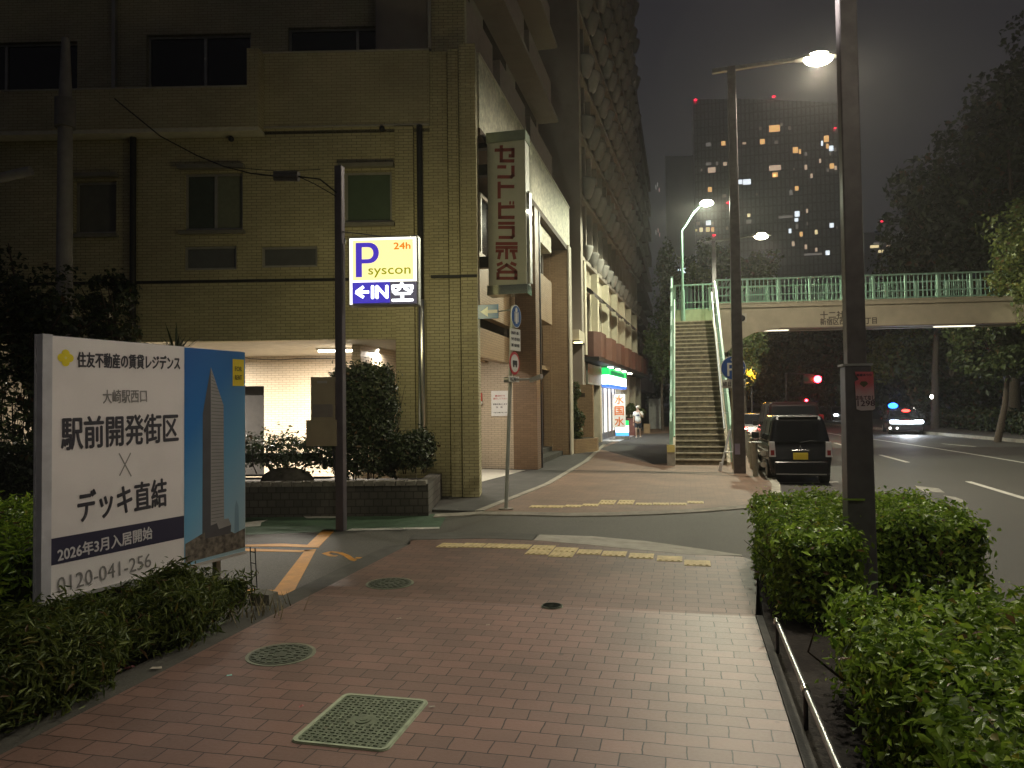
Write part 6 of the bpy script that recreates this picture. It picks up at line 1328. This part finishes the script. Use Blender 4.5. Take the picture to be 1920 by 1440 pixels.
for s in (-1,1):
    mb = MB(F_); mb.hexa([(s*(w-.155),-.012,.66),(s*(w-.005),-.002,.66),(s*(w-.005),.16,.66),(s*(w-.155),.16,.66),(s*(w-.135),.03,1.02),(s*(w-.015),.04,1.02),(s*(w-.015),.2,1.02),(s*(w-.135),.2,1.02)] if s>0 else [(s*(w-.005),-.002,.66),(s*(w-.155),-.012,.66),(s*(w-.155),.16,.66),(s*(w-.005),.16,.66),(s*(w-.015),.04,1.02),(s*(w-.135),.03,1.02),(s*(w-.135),.2,1.02),(s*(w-.015),.2,1.02)]); tl_ = mb.build('tail_light', lens_c, t, weld=True, bevel=.01)
    mb = MB(F_); mb.box(s*(w-.12),s*(w-.04),-.02,.02,.70,.82); mb.build('red_lens', lens_r, tl_)
    mb = MB(F_); mb.box(s*(w-.36),s*(w-.14),-.022,.01,.385,.405); mb.build('reflector', glowM('reflector_red_glow',(.5,.02,.03),.25,False) if s<0 else bpy.data.materials['reflector_red_glow'], t)  # reflectors emit faintly in place of returned light
mb = MB(F_); mb.box(-.60,.60,-.03,.04,.22,.56); mb.build('bumper', kp_, t, weld=True, bevel=.03)
mb = MB(F_); mb.box(-.56,.56,-.05,-.031,.24,.27); mb.build('bumper_trim', grey_metal, t)
mb = MB(F_); mb.box(-.165,.165,-.025,-.005,.60,.765); mb.build('number_plate', M('yellow_plate',(.85,.66,.06),.4,noise=.05), t, weld=True, bevel=.006)
mb = MB(F_); mb.box(-.20,.20,-.02,.05,.80,.835); mb.build('tailgate_handle', steel, t, weld=True, bevel=.01)
mb = MB(F_)
for a in (90,210,330):
    c0,s0 = math.cos(rad(a)),math.sin(rad(a)); d1=Vector((c0,s0)); o=Vector((0,.885)); L_=.052; h_=Vector((-s0,c0))*L_*.29
    p=[o,o+d1*L_*.5+h_,o+d1*L_,o+d1*L_*.5-h_]; mb.add([(q.x,.005,q.y) for q in p],[(0,1,2,3)])
mb.build('emblem', M('chrome',(.8,.8,.82),.1,metal=1,noise=0), t)
mb = MB(F_); mb.tube([(0,.05,1.0),(.22,.06,1.04),(.38,.08,1.03)],.009,6); mb.build('wiper', black_m, t)
mb = MB(F_); mb.box(-.45,.45,.16,.34,1.595,1.62); mb.build('roof_spoiler', black_m, t, weld=True, bevel=.012)
vc = AY(1491,800,25.6)
t,F_,w = car('minivan','tall dark minivan with reddish side parked in front of the black compact car',vc.x,25.6,rad(-1),4.6,1.78,1.98,rp_,belt=1.08)
for s in (-1,1):
    mb = MB(F_); mb.box(s*(w-.16),s*(w-.01),-.01,.12,.95,1.55); mb.build('tail_light', lens_r, t, weld=True, bevel=.02)
mb = MB(F_); mb.box(-.165,.165,-.03,-.005,.62,.785); mb.build('number_plate', white_m, t)
mb = MB(F_); mb.box(-.78,.78,-.05,.05,.26,.58); mb.build('bumper', rp_, t, weld=True, bevel=.04)
sc_ = AY(1398,815,35.5)
t,F_,w = car('sedan','silver sedan with bright tail lights at the front of the parked row',sc_.x+.55,35.5,rad(0),4.5,1.70,1.45,sp2,'sedan',belt=.90)
tg = glowM('tail_glow',(1,.05,.04),7,False); tgw = glowM('tail_glow_white',(1,.85,.8),9,False)
for s in (-1,1):
    mb = MB(F_); mb.box(s*(w-.42),s*(w-.03),-.01,.1,.68,.84); tl_=mb.build('tail_light', tg, t, weld=True, bevel=.02)
    mb = MB(F_); mb.box(s*(w-.36),s*(w-.16),-.02,-.0101,.70,.78); mb.build('reverse_lamp', tgw, tl_)
mb = MB(F_); mb.box(-.165,.165,-.02,-.002,.55,.70); mb.build('number_plate', white_m, t)
p_=F_ @ Vector((-.5,-.6,.75)); point('tail_lamp_light',p_,14,(1,.12,.08),t,.1)
# oncoming vehicle with beacons
pc = AY(1722,800,47)
t,F_,w = car('patrol_car','oncoming car with blue and red roof beacons and blazing white headlights',pc.x,47+4.4,rad(172),4.5,1.78,1.45,M('dark_patrol_paint',(.03,.032,.036),.3,noise=0,coat=1.0),'sedan',belt=.90)
hl = glowM('headlight_glow',(.86,.95,1),16,False)
for s in (-1,1):
    mb = MB(F_); mb.box(s*(w-.50),s*(w-.02),4.34,4.53,.66,.82); mb.build('headlight', hl, t, weld=True, bevel=.03)
mb = MB(F_); mb.box(-(w-.5),(w-.5),4.44,4.535,.68,.80); mb.build('headlight_glare', hl, t)  # glowing bar added to imitate the headlights' glare running together
mb = MB(F_); mb.box(-.45,.45,1.9,2.15,1.45,1.50); br_ = mb.build('beacon_base', black_m, t)
mb = MB(F_); mb.ball((.42,2.03,1.66),.24,sc=(1.1,.8,.7)); mb.build('blue_beacon', glowM('blue_beacon',(.01,.10,1),14,False), br_)
mb = MB(F_); mb.ball((-.20,2.6,1.30),.20,sc=(1.3,.8,.7)); mb.build('red_beacon', glowM('red_beacon',(1,.03,.02),10,False), br_)
mb = MB(F_)
for xx in (.86,.5): mb.ball((xx,4.45,.36),.075)
mb.build('fog_lamp', glowM('fog_glow',(1,.97,.9),3,False), t)
q=F_ @ Vector((0,5.0,.74)); spot('headlight_beam',q,420,(.88,.95,1),120,t,.8,.15,tgt=(F_.to_3x3() @ Vector((0,1,-.22))))
q=F_ @ Vector((.36,2.03,1.9)); point('blue_light',q,25,(.05,.15,1),t,.1)
# small far pair of headlights
fc = AY(1584,790,75); t,F_,w = car('distant_car','small distant white-lit car seen just beside the thick lamp post',fc.x-.2,79,rad(180),4.2,1.7,1.5,sp2,'sedan',belt=.9)
for s in (-1,1):
    mb = MB(F_); mb.box(s*(w-.45),s*(w-.08),4.12,4.24,.62,.76); mb.build('headlight', hl, t)

# ================================================================== PERSON
pp = G(1197,822); PX,PYY = pp.x,pp.y
per = thing('person',(PX,PYY,0),'person in white tee shirt and cap walking past the shop, one hand raised to face','person')
skin_m = M('skin',(.45,.29,.21),.55,noise=.05); tee = M('white_tee',(.78,.77,.75),.8,noise=.05); shorts = M('dark_shorts',(.03,.032,.045),.85); shoe = M('pale_shoe',(.55,.5,.45),.6); capm = M('pale_cap',(.66,.6,.52),.8)
def skinned(name, verts, edges, radii, mt, parent, sub=2, root=0):
    me = bpy.data.meshes.new(name); me.from_pydata([(PX+v[0],PYY+v[1],v[2]) for v in verts],edges,[]); o = link(bpy.data.objects.new(name,me))
    sk = o.modifiers.new('skin','SKIN'); sk.use_smooth_shade=True
    for d_,r in zip(me.skin_vertices[0].data,radii): d_.radius = r if isinstance(r,tuple) else (r,r)
    me.skin_vertices[0].data[root].use_root=True
    s_ = o.modifiers.new('sub','SUBSURF'); s_.levels=sub; s_.render_levels=sub
    bpy.context.view_layer.update(); m2 = bpy.data.meshes.new_from_object(o.evaluated_get(bpy.context.evaluated_depsgraph_get())); m2.name=name
    bpy.data.objects.remove(o); m2.materials.clear(); m2.materials.append(mt)
    for p in m2.polygons: p.use_smooth=True
    return put(link(bpy.data.objects.new(name,m2)),parent)
# the walker faces the viewer (-y); left arm bent to the mouth (picture right), right arm hanging
V=[(0,0,.93),(0,-.01,1.10),(0,0,1.30),(0,.01,1.42),(0,0,1.49),(0,-.015,1.57),(0,-.02,1.67),
   (-.17,.01,1.37),(-.225,.02,1.10),(-.235,-.05,.86),(.17,.01,1.37),(.25,-.05,1.13),(.12,-.24,1.33),(.05,-.155,1.50),
   (-.09,0,.88),(-.10,-.10,.50),(-.10,-.06,.09),(-.10,-.17,.035),(.09,0,.88),(.09,.06,.50),(.10,.20,.12),(.10,.12,.045)]
E_=[(0,1),(1,2),(2,3),(3,4),(4,5),(5,6),(3,7),(7,8),(8,9),(3,10),(10,11),(11,12),(12,13),(0,14),(14,15),(15,16),(16,17),(0,18),(18,19),(19,20),(20,21)]
R_=[(.145,.11),(.125,.10),(.155,.105),(.12,.085),.055,(.078,.09),(.075,.09),.058,.042,.03,.058,.042,.033,.026,.088,.058,.038,.035,.088,.058,.038,.035]
skinned('body',V,E_,R_,skin_m,per)
skinned('tee_shirt',[(0,0,.86),(0,-.01,1.05),(0,0,1.28),(0,.01,1.41),(-.165,.01,1.37),(-.22,.02,1.19),(.165,.01,1.37),(.24,-.03,1.20)],[(0,1),(1,2),(2,3),(3,4),(4,5),(3,6),(6,7)],[(.19,.145),(.165,.135),(.185,.135),(.115,.09),.09,.078,.09,.078],tee,per)
skinned('shorts',[(0,0,.90),(-.09,-.01,.80),(-.105,-.08,.53),(.09,.01,.80),(.10,.05,.53)],[(0,1),(1,2),(0,3),(3,4)],[(.16,.13),.115,.095,.115,.095],shorts,per)
for hx,hy,hz,dirs in ((-.238,-.065,.80,(0,-.25,-1)),(.035,-.135,1.535,(-.5,.25,.55))):
    d=Vector(dirs).normalized(); s=d.cross(Vector((0,1,0) if abs(d.y)<.8 else (1,0,0))).normalized(); v=[Vector((hx,hy,hz))-d*.02,Vector((hx,hy,hz))+d*.05]; e=[(0,1)]; r=[(.026,.018),(.034,.016)]
    for k in range(4):
        b0=v[1]+s*(k-1.5)*.019; v+= [b0+d*.035,b0+d*(.062+.006*(k in(1,2)))+Vector((0,-.012,0))]; i=len(v); e+=[(1,i-2),(i-2,i-1)]; r+=[.009,.008]
    v+=[v[0]+s*.045+d*.03,v[0]+s*.055+d*.065]; i=len(v); e+=[(0,i-2),(i-2,i-1)]; r+=[.010,.009]
    skinned('hand',[tuple(q) for q in v],e,r,skin_m,per,1)
def pball(name,c,r,sc,mt): mb=MB(); mb.ball((PX+c[0],PYY+c[1],c[2]),r,14,10,sc=sc); return mb.build(name,mt,per)
pball('hair',(0,.015,1.645),.098,(.95,1.05,.95),M('dark_hair',(.02,.016,.013),.7)); mb=MB(); mb.ball((PX,PYY,1.675),.108,16,8,sc=(.98,1.08,.78)); mb.slab([(PX+.095*math.cos(t),PYY-.09+.11*math.sin(t)-.02) for t in np.linspace(PI,2*PI,10)],1.665,1.678); mb.build('cap',capm,per)
mb=MB(); [mb.ball((PX+s*.032,PYY-.098,1.615),.011) for s in (-1,1)]; mb.build('eyes',black_m,per); pball('nose',(0,-.108,1.59),.016,(.8,1,1.2),skin_m)
mb=MB(); mb.box(PX-.022,PX+.022,PYY-.104,PYY-.098,1.553,1.560); mb.build('mouth',M('lip',(.3,.12,.1),.6),per); mb=MB(); [mb.ball((PX+s*.080,PYY-.01,1.60),.022,sc=(.5,.8,1.3)) for s in (-1,1)]; mb.build('ears',skin_m,per)
for sx_,sy_,sz_ in ((-.10,-.13,.04),(.10,.15,.055)):
    mb=MB(); mb.ball((PX+sx_,PYY+sy_,sz_+.012),.065,12,8,sc=(.75,1.9,.75)); mb.build('shoe',shoe,per)
text('PARK',.1,M('print_navy',(.08,.09,.14),.8),facing((PX,PYY-.143,1.24),(1,0,0)),'shirt_print',per,box=(.16,.05)) if False else None
mb=MB(); mb.box(PX-.085,PX+.085,PYY-.150,PYY-.140,1.20,1.27); mb.build('shirt_print',M('print_navy',(.10,.11,.17),.8,noise=.4,ns=40),per)

# ================================================================== FAR TOWERS
tw_m = brickM('tower_glass',(.34,.36,.39),(.30,.32,.35),(.25,.26,.28),1.6,3.4,.30,rough=.35,bump=0,var=.15,off=0); tw_m.node_tree.nodes['Principled BSDF'].inputs['Metallic'].default_value = 1
tw2_m = M('tower_concrete',(.42,.43,.47),.35,metal=1.,noise=.2,ns=.05)
def tower(label, px0, px1, pytop, Y, depth, mt, slope=0):
    a,b = AY(px0,pytop,Y),AY(px1,pytop+slope,Y); t = thing('tower_block',((a.x+b.x)/2,Y,0),label,'skyscraper')
    mb = MB(); n=10
    mb.hexa([(a.x,Y,-1),(b.x,Y,-1),(b.x,Y+depth,-1),(a.x,Y+depth,-1),(a.x,Y,a.z),(b.x,Y,b.z),(b.x,Y+depth,b.z),(a.x,Y+depth,a.z)]); mb.build('wall', mt, t)
    return t
towers = [tower('tall dark residential tower with a lone red light on its left corner',1300,1374,186,330,30,tw_m), tower('widest dark tower, dotted with warm windows behind the lamp',1376,1605,184,300,40,tw_m,10),
 tower('low dark slab tower between the brown block and the lit towers',1247,1300,292,260,30,tw2_m), tower('short dark office block low beside the big right tree',1620,1720,436,280,30,tw2_m)]
WC = {'o':(1,.55,.20),'w':(.85,.93,1),'y':(1,.80,.42),'d':(.55,.50,.45),'p':(1,.72,.5)}
WS = {'o':.70,'w':1.0,'y':.75,'d':.18,'p':.42}
wm_ = {k: noMIS(glowM('lit_window_'+k,WC[k],WS[k])) for k in WC}
# photo crop coordinates (x, y, w, h, colour); crop origin (1200,160), scale 4.5
WIN = [(1135,363,90,46,'o'),(1015,362,22,24,'d'),(1195,330,20,22,'d'),(1262,358,22,26,'d'),(1033,474,40,38,'o'),(880,488,32,14,'p'),(1150,478,30,24,'d'),(1312,545,44,44,'o'),(1350,558,18,34,'o'),(1400,580,22,28,'d'),
 (1573,450,42,48,'o'),(1536,488,16,38,'w'),(1582,512,20,36,'o'),(1614,530,36,38,'w'),(1648,542,18,32,'d'),(1605,578,14,24,'d'),(1520,636,18,32,'p'),(1620,680,36,38,'o'),(1652,695,18,34,'p'),(1586,714,16,24,'d'),(1140,695,100,34,'p'),(1140,754,46,34,'o'),(1135,760,20,16,'y'),
 (1400,690,22,36,'p'),(1448,762,18,34,'p'),(840,814,46,32,'w'),(902,814,66,38,'w'),(1323,868,30,34,'o'),(1275,905,30,36,'d'),(918,1096,26,24,'y'),(918,1150,42,30,'d'),(1326,1084,40,42,'w'),(1320,1134,30,26,'w'),(1230,1108,120,12,'d'),(1410,1058,16,32,'p'),(1412,1165,14,28,'d'),
 (1618,1180,34,34,'w'),(1664,1200,12,18,'d'),(1266,1228,22,34,'w'),(1325,1190,20,40,'d'),(1360,1255,24,36,'o'),(1487,1237,22,34,'y'),(1293,1336,22,36,'p'),(1400,1362,20,36,'p'),(1488,1386,18,30,'p'),(1584,1412,34,34,'w'),(1460,1424,150,10,'d'),(1300,705,10,16,'d'),(985,920,14,14,'d')]
WINA = [(578,498,44,26,'d'),(704,488,34,32,'o'),(578,662,44,20,'d'),(650,658,20,28,'d'),(718,662,30,26,'p'),(605,714,64,38,'p'),(520,714,14,22,'d'),(425,735,18,20,'d'),(425,778,16,22,'p'),(590,878,34,36,'o'),(712,932,34,22,'d'),(490,1166,32,28,'d'),(578,1160,40,34,'w'),(612,1164,20,22,'d'),(475,1222,16,16,'y'),(516,1218,28,32,'y'),(572,1216,32,34,'y'),(614,1216,24,34,'o'),(512,1312,60,10,'d'),(565,1312,14,14,'d'),(735,1205,22,26,'d')]
WINS = [(360/4*0+2150,0,0,0,'d')]
def put_windows(lst, tw, Y):
    for k,(x,y,w,h,c) in enumerate(lst):
        a,b = AY(1200+(x-w/2)/4.5,160+(y-h/2)/4.5,Y-.25),AY(1200+(x+w/2)/4.5,160+(y+h/2)/4.5,Y-.25)
        mb = MB(); mb.box(a.x,b.x,Y-.25,Y-.05,b.z,a.z); mb.build('lit_window', wm_[c], tw)
put_windows(WIN, towers[1], 300); put_windows(WINA, towers[0], 330)
for px,py,wd,hh,c in ((1640,462,16,4,'y'),(1652,471,10,4,'y'),(1668,461,12,3,'p'),(1684,457,12,3,'p'),(1694,456,9,3,'w'),(1648,456,20,2,'d')):
    a,b = AY(px-wd/2,py-hh/2,279.7),AY(px+wd/2,py+hh/2,279.7); mb=MB(); mb.box(a.x,b.x,279.7,279.9,b.z,a.z); mb.build('lit_window',wm_[c],towers[3])
avi = noMIS(glowM('aviation_red',(1,.02,.06),2.2))
for px,py,tw,Y,r in ((1304,187,0,329,.45),(1451,181,1,299,.45),(1566,240,1,299,.3),(1365,380,0,329,.45),(1339,441,0,329,.45),(1654,415,3,279,.35)):
    a = AY(px,py,Y); mb=MB(); mb.ball((a.x,Y,a.z),r*1.15,8,6,sc=(1.5,1,.8)); mb.build('warning_light',avi,towers[tw])
# distant lit canopy sign and parking entrance glimpsed over the railing
a = AY(1281,507,90); dsn = thing('distant_sign',(a.x,90,0),'small cold white lit sign far off above the stair landing','sign')
mb=MB(); mb.box(a.x-.65,a.x+.65,90,90.2,a.z-.28,a.z+.22); mb.build('sign_panel',noMIS(glowM('far_white',(.75,.92,1),2.0)),dsn)
mb=MB(); mb.tube([(a.x,90.1,0),(a.x,90.1,a.z-.28)],.08,8); mb.build('post',dark_m,dsn)

# ================================================================== NIGHT HAZE (thin volume added to give the lamps halos)
mb = MB(); mb.box(-306,306,-66,426,-1.3,150); hz = mb.build('haze', None or black_m, k='stuff')
hm = bpy.data.materials.new('haze_air'); hm.use_nodes = True; ht = hm.node_tree; ht.nodes.clear(); ho = ht.nodes.new('ShaderNodeOutputMaterial'); hv = ht.nodes.new('ShaderNodeVolumePrincipled')
hv.inputs['Color'].default_value = (.95,.93,.90,1); hv.inputs['Density'].default_value = .0007; hv.inputs['Anisotropy'].default_value = .72
ht.links.new(hv.outputs[0], ho.inputs['Volume']); hz.data.materials.clear(); hz.data.materials.append(hm)
SC.cycles.volume_bounces = 0
